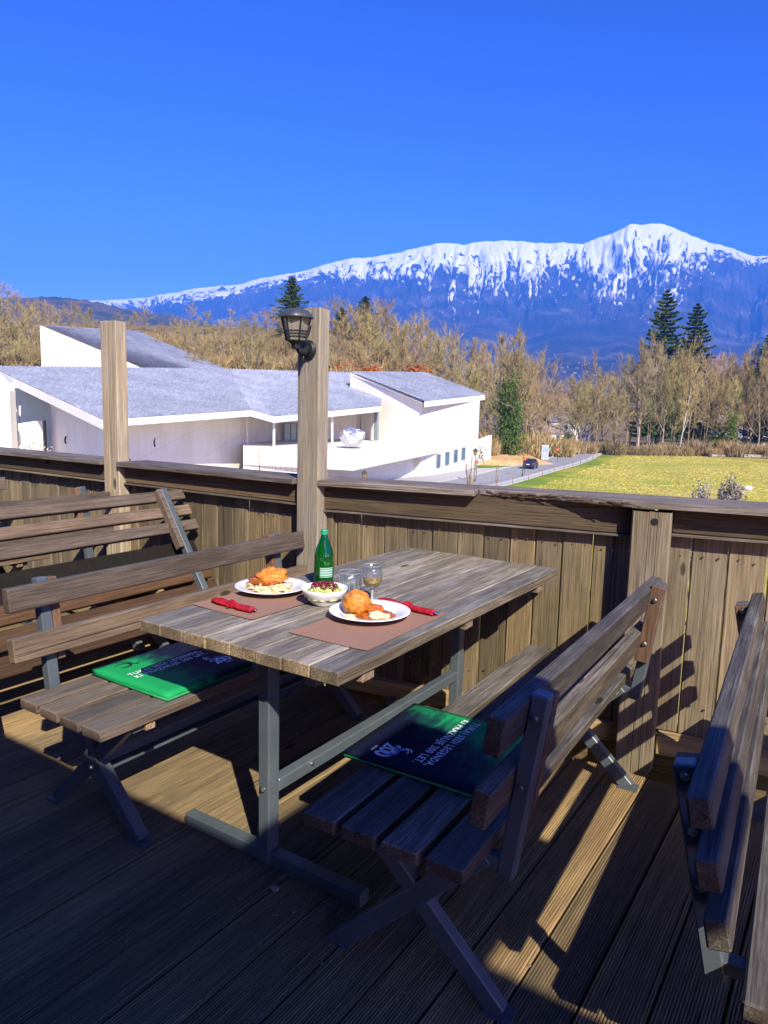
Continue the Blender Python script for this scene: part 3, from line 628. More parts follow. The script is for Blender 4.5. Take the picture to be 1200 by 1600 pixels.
# glasses
tu = part('tumbler', MB().lathe([(0.0,0.0),(0.030,0.0),(0.033,0.003),(0.037,0.045),(0.0425,0.092),(0.0410,0.0925),(0.0345,0.045),(0.029,0.012),(0.0,0.010)], 24, (0,0,0), wob=lambda a, i: 1+0.018*math.cos(12*a)*(1 if i in (2,3) else 0)), M['glass'], None, (-1.464, 2.030, Z), smooth=True)
tag(tu, 'empty clear ribbed tumbler behind the salad bowl', 'tumbler')
wg = thing('wine_glass', 'small stemmed glass of white wine behind the right plate', 'wine glass', (-1.372, 2.030, Z))
part('glass', MB().lathe([(0.0,0.0),(0.031,0.0),(0.031,0.0015),(0.012,0.004),(0.0042,0.010),(0.0036,0.036),(0.006,0.046),(0.022,0.055),(0.032,0.070),(0.0345,0.088),(0.033,0.108),(0.0295,0.128),(0.0287,0.128),(0.0322,0.108),(0.0335,0.088),(0.031,0.071),(0.0213,0.057),(0.0,0.051)], 32), M['glass'], wg, smooth=True)
M['glintglass'] = thin_glass('glint_glass', (0.8,0.85,0.86), 0.05, body=(0.75,0.80,0.82), bodyamt=0.42)  # milky white body paints in the bright glints of glass edges
part('stem', MB().lathe([(0.0,0.0018),(0.0305,0.0018),(0.012,0.0045),(0.0047,0.011),(0.0041,0.036),(0.0066,0.0465),(0.0,0.049)], 24), M['glintglass'], wg, smooth=True)
part('rim', MB().lathe([(0.0296,0.1275),(0.0299,0.1290),(0.0286,0.1290),(0.0284,0.1275)], 32, closed=True), M['glintglass'], wg, smooth=True)
part('base', MB().lathe([(0.0,0.0008),(0.0312,0.001),(0.0335,0.006),(0.0338,0.013),(0.029,0.0125),(0.0,0.0105)], 24), M['glintglass'], tu, smooth=True)
part('rim', MB().lathe([(0.0426,0.0915),(0.0428,0.0930),(0.0408,0.0930),(0.0408,0.0915)], 32, closed=True), M['glintglass'], tu, smooth=True)
for k in range(12):
    a = k*math.pi/6; c1, s1 = math.cos(a), math.sin(a); part('rib', MB().tube([(0.0345*c1,0.0345*s1,0.014),(0.0375*c1,0.0375*s1,0.045),(0.0410*c1,0.0410*s1,0.078)], [0.0010,0.0012,0.0004], 4), M['glintglass'], tu)
part('wine', MB().lathe([(0.0,0.0515),(0.0209,0.0575),(0.0306,0.0712),(0.0331,0.088),(0.0330,0.092),(0.0,0.092)], 32), M['wine'], wg, smooth=False)
bt = thing('water_bottle', 'green glass mineral water bottle with a green cap standing by the left plate', 'bottle', (-1.655, 2.125, Z))
part('glass', MB().lathe([(0.0,0.004),(0.030,0.0),(0.0360,0.004),(0.0370,0.015),(0.0365,0.088),(0.0345,0.096),(0.0365,0.104),(0.0355,0.116),(0.0300,0.136),(0.0215,0.158),(0.0150,0.176),(0.0122,0.188),(0.0122,0.197),(0.0,0.197)], 32), M['green'], bt, smooth=True)
part('water', MB().lathe([(0.0,0.008),(0.034,0.008),(0.0345,0.086),(0.033,0.096),(0.0,0.097)], 24), plain('green_water', (0.01,0.30,0.03), 0.1, 0, 0.5, 10, 0.2, 0), bt, smooth=True)
part('cap', MB().lathe([(0.0135,0.190),(0.0139,0.191),(0.0139,0.205),(0.0125,0.208),(0.0,0.209)], 24, wob=lambda a, i: 1+0.02*math.cos(24*a)), plain('green_cap', (0.02,0.36,0.16), 0.4), bt, smooth=False)
mb = MB(); q = [(math.cos(a)*0.0374, math.sin(a)*0.0374) for a in np.linspace(R(-75), R(5), 14)]
mb.v += [(x, y, z) for z in (0.034, 0.070) for x, y in q]; mb.f += [(i, i+1, i+15, i+14) for i in range(13)]
m_, n_, b_ = newmat('bottle_label'); tc_ = N(n_, 'ShaderNodeTexCoord'); sx_ = N(n_, 'ShaderNodeSeparateXYZ'); n_.links.new(tc_.outputs['Object'], sx_.inputs[0])
wv = N(n_, 'ShaderNodeMath', operation='MULTIPLY'); wv.inputs[1].default_value = 700.0; n_.links.new(sx_.outputs[2], wv.inputs[0])
sn = N(n_, 'ShaderNodeMath', operation='SINE'); n_.links.new(wv.outputs[0], sn.inputs[0])
nz = noise_at(n_, tc_.outputs['Object'], 260.0, 2, 0.5); ad = N(n_, 'ShaderNodeMath', operation='MULTIPLY_ADD'); ad.inputs[1].default_value = 1.4; n_.links.new(nz, ad.inputs[0]); n_.links.new(sn.outputs[0], ad.inputs[2])
rl = ramp(n_, [(0.5, (0.42,0.58,0.50)), (0.9, (0.07,0.28,0.15))]); n_.links.new(ad.outputs[0], rl.inputs[0]); n_.links.new(rl.outputs[0], b_.inputs['Base Color'])
part('label', mb, m_, bt, smooth=True)
# napkins rolled round cutlery
def napkin(label, a, b, w, side):
    a = Vector((*a, 0)); b = Vector((*b, 0)); t = thing('rolled_napkin', label, 'napkin', (a.x, a.y, Z+0.0022), math.atan2(b.y-a.y, b.x-a.x)); L = (b-a).length
    prof = [(0.0,0.35),(0.05,0.8),(0.2,1.0),(0.42,0.95),(0.5,0.72),(0.55,0.78),(0.7,0.95),(0.93,0.85),(0.97,0.80)]
    vs = []; n = 12
    for i, (s, k) in enumerate(prof):
        for j in range(n):
            an = 2*math.pi*j/n; q = 1 + 0.38*mnoise.noise(Vector((s*9, math.cos(an)*1.4, math.sin(an)*1.4+w*90)))
            vs.append((s*L, math.cos(an)*w*k*q, max(0.0004, 0.009 + math.sin(an)*0.0095*min(1, k*1.1)*q)))
    fs = [(i*n+j, i*n+(j+1) % n, (i+1)*n+(j+1) % n, (i+1)*n+j) for i in range(len(prof)-1) for j in range(n)] + [tuple(range(n-1,-1,-1)), tuple((len(prof)-1)*n+j for j in range(n))]
    part('napkin', MB().add(vs, fs), M['napkin'], t, smooth=True)
    part('wrap', MB().tube([(0.47*L,0,0.012),(0.50*L,side*0.003,0.0125),(0.56*L,side*0.006,0.012)], [w*0.86,w*0.80,w*0.74], 10).add([(0.42*L,side*w*0.6,0.010),(0.50*L,side*w*1.7,0.004),(0.57*L,side*w*0.7,0.012),(0.50*L,side*w*0.4,0.020)], [(0,1,2,3)]), M['napkin'], t, smooth=False)
    part('cutlery', MB().bar((0.90*L, 0.004, 0.012), (1.03*L, 0.006, 0.010), 0.013, 0.0022).bar((0.9*L, -0.005, 0.015), (1.015*L, -0.006, 0.013), 0.011, 0.002), M['steel'], t, bevel=0.0008)
napkin('red napkin rolled round cutlery at the front of the left placemat', (-1.782, 1.688), (-1.584, 1.676), 0.017, -1)
napkin('red napkin rolled round cutlery behind the right plate', (-1.350, 2.036), (-1.106, 2.006), 0.0165, 1)
# crumbs and leaf bits on the deck
mb = MB(); rn = random.Random(11)
M['grit'] = plain('grit', (0.20,0.17,0.12), 0.9, 0, 0.2, 50, 0.5)
for i in range(260):
    x = rn.choice((rn.uniform(-1.9,-0.4), rn.gauss(-1.2,0.25))); y = rn.choice((rn.uniform(0.5,1.9), rn.gauss(1.5,0.07))); s = rn.choice((0.003,0.004,0.006)); a = rn.uniform(0,3)
    c, d = math.cos(a)*s, math.sin(a)*s
    mb.add([(x-c,y-d,0.0015),(x+d,y-c,0.002),(x+c,y+d,0.0015),(x-d,y+c,0.002),(x,y,0.0015+s*0.6)], [(0,1,4),(1,2,4),(2,3,4),(3,0,4)])
tag(part('deck_grit', mb, M['grit'], None), kind='stuff')
for k, (x, y, lb) in enumerate([(-1.335, 1.50, 'flat grey pebble on the deck in front of the table leg'), (-0.915, 1.115, 'pale round pebble on the deck by the foot of the dark bench')]):
    o = part('pebble', blob(50+k, 0.017, 0.012, 0.005, 0.2, 1.5, 12, 8), plain('pebble_stone', (0.25,0.23,0.19), 0.8), None, (x, y, 0.004), smooth=True); tag(o, lb, 'pebble')
# ------------------------------------------------------------------ the ground outside
def sstep(a, b, x): t = np.clip((x-a)/(b-a), 0, 1); return t*t*(3-2*t)
def ground_z(lat, dep):
    lat = np.asarray(lat, float); dep = np.asarray(dep, float)
    z = -7.8 + 0*lat
    hill = sstep(24, -14, lat - 0.06*(dep-130)) * (16*sstep(112, 150, dep) + 16*sstep(150, 230, dep) + 10*sstep(230, 420, dep))
    far = np.clip(dep-330, 0, None)*0.05
    z = z + hill + far
    fld = sstep(26, 40, lat - (dep-95)*0.42)*sstep(60, 80, dep)*sstep(175, 150, dep)
    z = z + fld*(0.5*fbm(lat*0.05+3, dep*0.05, 3) + 1.1*np.exp(-((lat-41)/6.0)**2 - ((dep-87)/7.0)**2) - 0.2)
    return z + 0.25*(fbm(lat*0.11, dep*0.11, 3)-0.5)*sstep(140, 170, dep)
deps = np.concatenate([np.linspace(-70, 60, 14), np.linspace(64, 240, 110), np.geomspace(245, 3700, 42)])
us = np.linspace(-1, 1, 150)
DD, UU = np.meshgrid(deps, us, indexing='ij'); LL = UU*(90 + 0.85*np.clip(DD, 0, None))
ZZ = ground_z(LL, DD) - 0.02
litter = np.maximum(sstep(20, -6, LL-0.06*(DD-130))*sstep(112, 125, DD), sstep(158, 170, DD))
c_, s_ = math.cos(YAW), math.sin(YAW)
gv = np.stack([c_*LL - s_*DD, s_*LL + c_*DD, ZZ], -1).reshape(-1, 3)
nr, nc = DD.shape; ii = np.arange(nr*nc).reshape(nr, nc)
gf = np.stack([ii[:-1,:-1], ii[:-1,1:], ii[1:,1:], ii[1:,:-1]], -1).reshape(-1, 4)
m, n, b = newmat('meadow'); tc = N(n, 'ShaderNodeTexCoord'); P_ = tc.outputs['Object']
f1 = noise_at(n, P_, 0.06, 7, 0.68); f2 = noise_at(n, P_, 2.2, 6, 0.7); f3 = noise_at(n, P_, 0.35, 4, 0.6)
mpx = N(n, 'ShaderNodeMapping'); mpx.inputs['Rotation'].default_value = (0,0,-YAW); mpx.inputs['Scale'].default_value = (0.10,0.45,1); n.links.new(P_, mpx.inputs[0]); f4 = noise_at(n, mpx.outputs[0], 2.0, 5, 0.7)
ag = N(n, 'ShaderNodeAttribute', attribute_name='green'); f1 = (lambda q: (n.links.new(f1, q.inputs[0]), n.links.new(ag.outputs['Fac'], q.inputs[1]), q.outputs[0])[2])(N(n, 'ShaderNodeMath', operation='SUBTRACT'))
r1 = ramp(n, [(0.24, (0.15,0.25,0.028)), (0.40, (0.35,0.335,0.055)), (0.52, (0.41,0.36,0.08)), (0.7, (0.43,0.36,0.105))]); n.links.new(f1, r1.inputs[0])
r2 = ramp(n, [(0.32, 0.55), (0.62, 1.15)]); n.links.new(f4, r2.inputs[0])
g = mixc(n, 0.8, r1.outputs[0], r2.outputs[0], 'MULTIPLY')
at = N(n, 'ShaderNodeAttribute', attribute_name='litter')
r3 = ramp(n, [(0.35, (0.11,0.085,0.05)), (0.65, (0.25,0.195,0.11))]); n.links.new(f3, r3.inputs[0])
g = mixc(n, at.outputs['Fac'], g, r3.outputs[0])
n.links.new(g, b.inputs['Base Color']); b.inputs['Roughness'].default_value = 0.95; b.inputs['Specular IOR Level'].default_value = 0.1; bump(n, b, f2, 0.6, 0.08)
gme = fast_mesh('ground', gv, gf, True, litter, 'litter'); ga = gme.attributes.new('green', 'FLOAT', 'POINT'); ga.data.foreach_set('value', (0.28*sstep(26, 12, LL-(DD-93)*0.47)).astype(np.float32).ravel())
tag(link('ground', gme, m), kind='structure')

# grass tufts on the near meadow
rs = np.random.RandomState(21); tv = []; 
nt_ = 34000; lat = rs.uniform(10, 75, nt_); dep = 72 + 95*rs.rand(nt_)**1.3
ok = (lat - 12 - (dep-93)*0.47 > 8) & (dep < 168); lat, dep = lat[ok], dep[ok]; k = len(lat); gz = ground_z(lat, dep)
h = rs.uniform(0.03, 0.11, k)*(0.6+0.9*vnoise(lat*0.3, dep*0.3)); w = rs.uniform(0.05, 0.16, k); ox = rs.uniform(-0.15, 0.15, k); oy = rs.uniform(-0.1, 0.1, k)
def vf(l, d, z): return np.stack([c_*l - s_*d, s_*l + c_*d, z], -1)
tv = np.stack([vf(lat-w, dep, gz-0.03), vf(lat+w, dep, gz-0.03), vf(lat+ox, dep+oy, gz+h)], 1).reshape(-1, 3)
m, n, b = newmat('grass_blades'); tc = N(n, 'ShaderNodeTexCoord'); f1 = noise_at(n, tc.outputs['Object'], 0.09, 5, 0.6); f2 = noise_at(n, tc.outputs['Object'], 3.0, 2, 0.6)
r1 = ramp(n, [(0.33, (0.17,0.27,0.035)), (0.45, (0.385,0.36,0.065)), (0.7, (0.45,0.385,0.11))]); n.links.new(f1, r1.inputs[0]); r2 = ramp(n, [(0.3,0.85),(0.7,1.1)]); n.links.new(f2, r2.inputs[0])
n.links.new(mixc(n, 1.0, r1.outputs[0], r2.outputs[0], 'MULTIPLY'), b.inputs['Base Color']); b.inputs['Roughness'].default_value = 0.9
tag(link('grass', fast_mesh('grass', tv, np.arange(len(tv)).reshape(-1, 3)), m), kind='stuff')

# road, pavement, forecourt, sand
M['asphalt'] = plain('asphalt', (0.30,0.305,0.31), 0.85, 0, 0.3, 3.0, 0.22, 0.3, 0.01)
M['kerb'] = plain('kerb_stone', (0.50,0.49,0.46), 0.85, 0, 0.3, 2.0, 0.15, 0.2)
M['gravel'] = plain('forecourt_gravel', (0.52,0.47,0.40), 0.9, 0, 0.2, 1.2, 0.22, 0.5, 0.02)
M['sand'] = plain('orange_sand', (0.60,0.40,0.18), 0.95, 0, 0.1, 0.9, 0.30, 0.8, 0.05)
def spline(pts, k=10):
    out = []; pts = [Vector(p) for p in pts]
    for i in range(len(pts)-1):
        p0, p1, p2, p3 = pts[max(i-1,0)], pts[i], pts[i+1], pts[min(i+2,len(pts)-1)]
        for j in range(k):
            t = j/k; out.append(0.5*((2*p1)+(p2-p0)*t+(2*p0-5*p1+4*p2-p3)*t*t+(3*p1-p0-3*p2+p3)*t**3))
    return out + [pts[-1]]
road_c = spline([(-10,56),(2.5,78),(11.2,93),(21.8,115),(31,134),(40.2,156),(50,185),(57,225),(60,300)])
def ribbon(a, b_, z, thick=None):
    m = MB(); n = len(road_c)
    for i, p in enumerate(road_c):
        d = (road_c[min(i+1,n-1)]-road_c[max(i-1,0)]).normalized(); q = Vector((d.y, -d.x))
        for o in (a, b_):
            e = p + q*o; gz = float(ground_z(e.x, e.y)) if p.y > 300 else -7.8; m.v.append(tuple(VF(e.x, e.y, gz + z)))
    m.f += [(2*i, 2*i+1, 2*i+3, 2*i+2) for i in range(n-1)]
    if thick:
        k = len(m.v); m.v += [(v[0], v[1], v[2]-thick) for v in m.v[:k]]
        m.f += [(k+2*i, k+2*i+2, k+2*i+3, k+2*i+1) for i in range(n-1)] + [(2*i, 2*i+2, k+2*i+2, k+2*i) for i in range(n-1)] + [(2*i+1, k+2*i+1, k+2*i+3, 2*i+3) for i in range(n-1)]
    return m
tag(part('road', ribbon(-3.3, 3.3, 0.06), M['asphalt']), kind='structure')
tag(part('pavement', ribbon(3.305, 4.5, 0.19, 0.3), M['kerb']), kind='structure')
tag(part('kerb', ribbon(-3.75, -3.305, 0.17, 0.3), M['kerb']), kind='structure')
fc = MB(); fc.add([VF(*p, -7.8+0.03) for p in [(-40,40),(-9,57),(-2,70),(6,87),(13.5,101),(21,117),(26,128),(16,128),(9,112),(-4,96),(-40,80)]], [tuple(range(11))])
tag(part('forecourt', fc, M['gravel']), kind='structure')
dv = MB().add([VF(*p, -7.8+0.045) for p in [(-12,70),(2,84),(9.5,98),(17.5,113),(21,121),(17,121),(7,103),(-14,80)]], [tuple(range(8))])
tag(part('driveway', dv, plain('pale_asphalt', (0.42,0.42,0.41), 0.9, 0, 0.2, 2.0, 0.15, 0.2)), kind='structure')
nn = 26; vs = []
for j in range(nn):
    for i in range(nn):
        u, v = i/(nn-1), j/(nn-1); l = 14.5+u*15.5 ; d = 119+v*17 + u*10; e = min(u, v, 1-u, 1-v)
        vs.append(VF(l, d, -7.75 + min(1, e*5)*(0.25+0.6*fbm(np.array(u*5.0), np.array(v*4.0), 4)+0.5*v) - 0.2*(e <= 0)))
tag(part('sand_bank', MB().add(vs, [(j*nn+i, j*nn+i+1, (j+1)*nn+i+1, (j+1)*nn+i) for j in range(nn-1) for i in range(nn-1)]), M['sand'], smooth=True), kind='structure')

# ------------------------------------------------------------------ the museum
m, n, b = newmat('white_render'); tc = N(n, 'ShaderNodeTexCoord'); f = noise_at(n, tc.outputs['Object'], 0.35, 6, 0.6); f2 = noise_at(n, tc.outputs['Object'], 14.0, 3, 0.6)
br_ = N(n, 'ShaderNodeTexBrick'); br_.offset = 0.0; br_.inputs['Scale'].default_value = 1.0; br_.inputs['Mortar Size'].default_value = 0.02; br_.inputs['Brick Width'].default_value = 3.2; br_.inputs['Row Height'].default_value = 1.7
br_.inputs['Color1'].default_value = (1,1,1,1); br_.inputs['Color2'].default_value = (0.965,0.965,0.965,1); br_.inputs['Mortar'].default_value = (0.86,0.85,0.83,1)
mp = N(n, 'ShaderNodeMapping'); mp.inputs['Rotation'].default_value = (R(90), 0, R(-60)); n.links.new(tc.outputs['Object'], mp.inputs[0]); n.links.new(mp.outputs[0], br_.inputs['Vector'])
r1 = ramp(n, [(0.35, (0.74,0.705,0.60)), (0.6, (0.80,0.77,0.68))]); n.links.new(f, r1.inputs[0])
mps = N(n, 'ShaderNodeMapping'); mps.inputs['Scale'].default_value = (1.6,1.6,0.12); n.links.new(tc.outputs['Object'], mps.inputs[0]); fs_ = noise_at(n, mps.outputs[0], 1.0, 5, 0.65); rss = ramp(n, [(0.34, (0.93,0.92,0.89)), (0.52, (1,1,1))]); n.links.new(fs_, rss.inputs[0])
n.links.new(mixc(n, 0.8, mixc(n, 1.0, r1.outputs[0], br_.outputs['Color'], 'MULTIPLY'), rss.outputs[0], 'MULTIPLY'), b.inputs['Base Color']); b.inputs['Roughness'].default_value = 0.9; b.inputs['Specular IOR Level'].default_value = 0.2; bump(n, b, f2, 0.15, 0.01)
M['white'] = m
M['fascia'] = plain('white_fascia', (0.78,0.77,0.74), 0.7, 0, 0.3, 0.6, 0.06, 0)
m, n, b = newmat('roof_tile'); at = N(n, 'ShaderNodeAttribute', attribute_name='tone'); tc = N(n, 'ShaderNodeTexCoord'); f = noise_at(n, tc.outputs['Object'], 0.25, 5, 0.6); f2 = noise_at(n, tc.outputs['Object'], 5.0, 4, 0.7)
r1 = ramp(n, [(0.0, (0.13,0.155,0.21)), (0.5, (0.23,0.26,0.335)), (1.0, (0.35,0.385,0.465))]); n.links.new(at.outputs['Fac'], r1.inputs[0])
r2 = ramp(n, [(0.35, 0.85), (0.65, 1.12)]); n.links.new(f, r2.inputs[0]); r3 = ramp(n, [(0.35, 0.92), (0.65, 1.05)]); n.links.new(f2, r3.inputs[0])
n.links.new(mixc(n, 1.0, mixc(n, 1.0, r1.outputs[0], r2.outputs[0], 'MULTIPLY'), r3.outputs[0], 'MULTIPLY'), b.inputs['Base Color']); b.inputs['Roughness'].default_value = 0.6; b.inputs['Specular IOR Level'].default_value = 0.35
M['tile'] = m
def tile_patch(name, a, b, c, d, parent, tw=0.48, th=0.6, raise_=0.16, wave=0.10, seed=0):
    """overlapping wavy tiles over the patch a-b (eave) d-c (top); every tile has its own step, wave and tone"""
    a, b, c, d = (np.array(p, float) for p in (a, b, c, d)); nu = int(max(np.linalg.norm(b-a), np.linalg.norm(c-d))/tw); nv = int(max(np.linalg.norm(d-a), np.linalg.norm(c-b))/th)
    nm = np.cross(b-a, d-a); nm /= np.linalg.norm(nm); nm = nm if nm[2] > 0 else -nm
    rs_ = np.random.RandomState(seed); I, J = np.meshgrid(np.arange(nu), np.arange(nv), indexing='ij'); I = I.ravel(); J = J.ravel(); jit = rs_.uniform(-0.012, 0.012, len(I)); tone = np.clip(0.5+rs_.normal(0, 0.11, len(I)), 0, 1)
    def pt(u, v, h): u = u[:, None]; v = v[:, None]; return (a*(1-u)+b*u)*(1-v) + (d*(1-u)+c*u)*v + nm*h[:, None]
    V = []; T = []
    for (fu, fv, hh) in ((0,-0.08,raise_*0.55),(0.45,-0.08,raise_+wave),(1.0,-0.08,raise_*0.55),(0,1,0.0),(0.45,1,wave*0.8),(1,1,0.0),(0,-0.08,-0.03),(0.45,-0.08,-0.03),(1,-0.08,-0.03)):
        V.append(pt((I+fu)/nu, (J+fv)/nv, hh + jit)); T.append(tone)
    n_ = len(I); V = np.stack(V, 1).reshape(-1, 3); T = np.stack(T, 1).ravel(); q = (np.arange(n_)*9)[:, None]
    F = np.concatenate([q+np.array([[0,1,4,3]]), q+np.array([[1,2,5,4]]), q+np.array([[6,7,1,0]]), q+np.array([[7,8,2,1]])])
    return tag(link(name, fast_mesh(name, V, F, False, T, 'tone'), M['tile'], parent), kind='stuff')
def quad(mb, *p): return mb.add(p, [tuple(range(len(p)))])
def wall_run(pts, bot, tops, thick=0.35):
    """standing wall with thickness along plan points, each with its own top height"""
    m = MB(); pts = [Vector((p[0], p[1])) for p in pts]; n = len(pts); cam2 = Vector((0, 0))
    for i, p in enumerate(pts):
        d = (pts[min(i+1,n-1)]-pts[max(i-1,0)]).normalized(); q = Vector((-d.y, d.x)); q = q if q.dot(p-cam2) > 0 else -q
        e = p + q*thick
        m.v += [(p.x,p.y,bot),(p.x,p.y,tops[i]),(e.x,e.y,bot),(e.x,e.y,tops[i])]
    for i in range(n-1):
        k = 4*i; m.f += [(k,k+4,k+5,k+1),(k+2,k+3,k+7,k+6),(k+1,k+5,k+7,k+3)]
    m.f += [(0,1,3,2),(4*n-4,4*n-2,4*n-1,4*n-3)]
    return m
mu = thing('museum', 'white modern museum with blue grey tiled roofs beyond the fence', 'museum', (0,0,0))
R0, R1, R2, R4, R5, R6, R7 = (-80.77, 44.23, 4.74), (-82.67, 81.95, 6.57), (-67.35, 101.70, 6.83), (-55.50, 83.21, 1.53), (-54.48, 60.68, 0.12), (-55.87, 58.67, 0.76), (-54.20, 39.07, -0.21)
tile_patch('roof_tiles', R7, R6, R1, R0, mu, seed=1); tile_patch('roof_tiles', R5, R4, R2, R1, mu, seed=2)
def mixv(a, b, t): return tuple(a[i]*(1-t)+b[i]*t for i in range(3))
tile_patch('roof_tiles', R6, R5, mixv(R1, R5, 0.02), R1, mu, seed=3)
def fascia(a, b, h=0.62, w=0.16, drop=0.02):
    a = Vector(a)-Vector((0,0,h/2+drop)); b_ = Vector(b)-Vector((0,0,h/2+drop)); part('fascia', MB().bar(a, b_, w, h), M['fascia'], mu)
fascia(R0, R7, 0.75); fascia(R7, R6, 0.62); fascia(R6, R5, 0.62); fascia(R5, R4, 0.66)
dn = lambda p, k: (p[0], p[1], p[2]-k)
so = MB()
for a_, b_, c_1, d_1 in ((R7,R6,R1,R0), (R5,R4,R2,R1), (R6,R5,R1,R1)):
    quad(so, *[dn(p, 0.35) for p in (a_, b_, mixv(b_, c_1, 0.16), mixv(a_, d_1, 0.16))])
part('soffit', so, M['fascia'], mu)
# front wall turning back under the rake
part('wall', wall_run([(-72.16, 45.77, 1.92), (-57.78, 42.10, -0.54), (-61.80, 64.35, 0.16)], -9, [(-72.18, 45.80, 2.18)[2], (-57.80, 42.13, -0.31)[2], (-61.86, 64.41, 0.76)[2]]), M['white'], mu)
part('wall', wall_run([(-61.80, 64.35, 0.16), (-65.54, 72.75, 0.10), (-63.91, 83.62, 0.92), (-60.14, 91.02, 1.45)], -4.0, [(-61.89, 64.44, 1.05)[2], (-65.57, 72.78, 0.35)[2], (-63.94, 83.65, 1.19)[2], (-60.18, 91.06, 1.83)[2]]), M['white'], mu)
# left recess
part('wall', wall_run([(-85.41, 45.71, 2.93), (-76.24, 49.34, 3.10)], -9, [(-85.51, 45.81, 3.94)[2], (-76.20, 49.29, 2.68)[2]]), M['white'], mu)
part('balcony', wall_run([(-72.54, 41.37, -1.20), (-71.58, 44.42, -1.12), (-75.94, 47.58, -1.27)], -9, [(-72.53, 41.36, -1.26)[2], (-71.62, 44.46, -0.79)[2], (-75.98, 47.62, -0.92)[2]], 0.3), M['white'], mu)
part('column', wall_run([(-73.99, 38.66, 2.69), (-71.69, 40.18, 2.76), (-70.91, 40.70, 2.78)], -9, [(-74.24, 38.92, 5.17)[2], (-71.76, 40.24, 3.38)[2], (-71.06, 40.49, 2.15)[2]], 1.2), M['white'], mu)
part('canopy', MB().bar((-73.27, 41.50, 2.42), (-73.32, 43.99, 3.03), 1.0, 0.45), M['fascia'], mu)
for px in (25, 31): pass
part('flue', MB().tube([(-74.80, 43.48, -1.35), (-75.06, 43.76, 1.30)], 0.10, 8), M['fascia'], mu); part('flue', MB().tube([(-74.47, 43.70, -1.34), (-74.72, 43.97, 1.18)], 0.10, 8), M['fascia'], mu)
M['pane'] = plain('window_pane', (0.10,0.19,0.26), 0.08, 0, 0.6, 1.0, 0.3, 0)
M['frame'] = plain('grey_frame', (0.20,0.24,0.27), 0.5)
M['door'] = plain('glass_door', (0.30,0.42,0.40), 0.12, 0, 0.6, 0.5, 0.2, 0)
def window(a, b, z0, z1, proud=0.06, nx=1, mat=None, fr=0.13):
    """framed window in the upright plane through plan points a, b"""
    a = Vector((a[0], a[1], 0)); b = Vector((b[0], b[1], 0)); d = (b-a).normalized(); q = Vector((-d.y, d.x, 0)); q = q if q.dot(-a) > 0 else -q; q = q*proud
    P2 = lambda s, z, o: Vector((a.x+d.x*s, a.y+d.y*s, z)) + q*o; L = (b-a).length
    o = part('window', MB().bar(P2(0,z0,1), P2(L,z0,1), 0.14, fr).bar(P2(0,z1,1), P2(L,z1,1), 0.14, fr).bar(P2(0,z0+fr/2,1), P2(0,z1-fr/2,1), fr, 0.14, d.cross(Vector((0,0,1)))).bar(P2(L,z0+fr/2,1), P2(L,z1-fr/2,1), fr, 0.14, d.cross(Vector((0,0,1)))), M['frame'], mu)
    for i in range(1, nx): part('mullion', MB().bar(P2(L*i/nx,z0+fr/2,1), P2(L*i/nx,z1-fr/2,1), 0.08, 0.1, d.cross(Vector((0,0,1)))), M['frame'], o)
    part('pane', MB().add([P2(0.02,z0,0.6), P2(L-0.02,z0,0.6), P2(L-0.02,z1,0.6), P2(0.02,z1,0.6), P2(0.02,z0,0.2), P2(L-0.02,z0,0.2), P2(L-0.02,z1,0.2), P2(0.02,z1,0.2)], [(0,1,2,3),(7,6,5,4),(0,4,5,1),(1,5,6,2),(2,6,7,3),(3,7,4,0)]), mat or M['pane'], o)
window((-72.12, 41.34, -2.27), (-71.96, 42.05, -2.27), (-71.89, 41.51, -2.90)[2], (-71.99, 41.62, -1.82)[2], 0.1, 2)
# tower
Tw0, Tw2, Tw3, Tw4 = (-99.32, 62.24, 11.74), (-101.10, 81.95, 6.60), (-118.46, 93.67, 14.67), (-101.53, 101.14, 7.54)
tile_patch('roof_tiles', Tw2, Tw4, Tw3, Tw0, mu, seed=4)
part('tower_wall', wall_run([Tw0, Tw2], 0.0, [Tw0[2]-0.12, Tw2[2]-0.12]), M['white'], mu)
part('tower_wall', wall_run([(-99.28, 62.27, 11.74), (-118.08, 75.63, 13.64)], 0.0, [Tw0[2]-0.12, Tw0[2]-0.5]), M['white'], mu)
# wing with the four windows
W0, W1, W2, W3 = (-63.60, 87.17, 6.35), (-67.14, 114.06, 7.67), (-52.46, 108.53, 3.78), (-49.59, 84.80, 2.33)
tile_patch('roof_tiles', W3, W2, W1, W0, mu, seed=5)
fascia(W3, W2, 0.75)
C1, C2 = (-50.60, 85.76, 1.23), (-52.02, 106.00, 1.42)
part('wing_wall', wall_run([W0, C1, C2], -9, [W0[2]-0.12, (-50.72, 85.89, 2.42)[2], (-52.22, 106.21, 3.42)[2]]), M['white'], mu)
part('soffit', MB().add([dn(W0,0.35), dn(W1,0.35), dn(W2,0.35), dn(W3,0.35)], [(0,1,2,3)]), M['fascia'], mu)
def on_wing(px): t = (px-659)/90.0; w = t/98.5 and ((t/116)/((1-t)/98.5+t/116)); w = t*98.5/(t*98.5+(1-t)*116) if False else w; return (C1[0]*(1-w)+C2[0]*w, C1[1]*(1-w)+C2[1]*w)
for x0, x1, y0, y1 in ((684.5,690,730,710), (698,703.8,725.5,706.2), (711.5,716.8,721.2,702.5), (723.6,728.6,717.2,699.2)):
    a, b = on_wing(x0), on_wing(x1); dd = -_f.x*0
    dep_ = a[0]*-math.sin(YAW) + a[1]*math.cos(YAW)
    zz = lambda py, px: 1.411 + dep_*math.cos(PITCH)*0 + (hor_(px)-py)/1150.14*dep_
    hor_ = lambda px: 593.11 + 0.02454*(px+1166.9)
    window(a, b, zz(y0, x0), zz(y1, x0), 0.05)
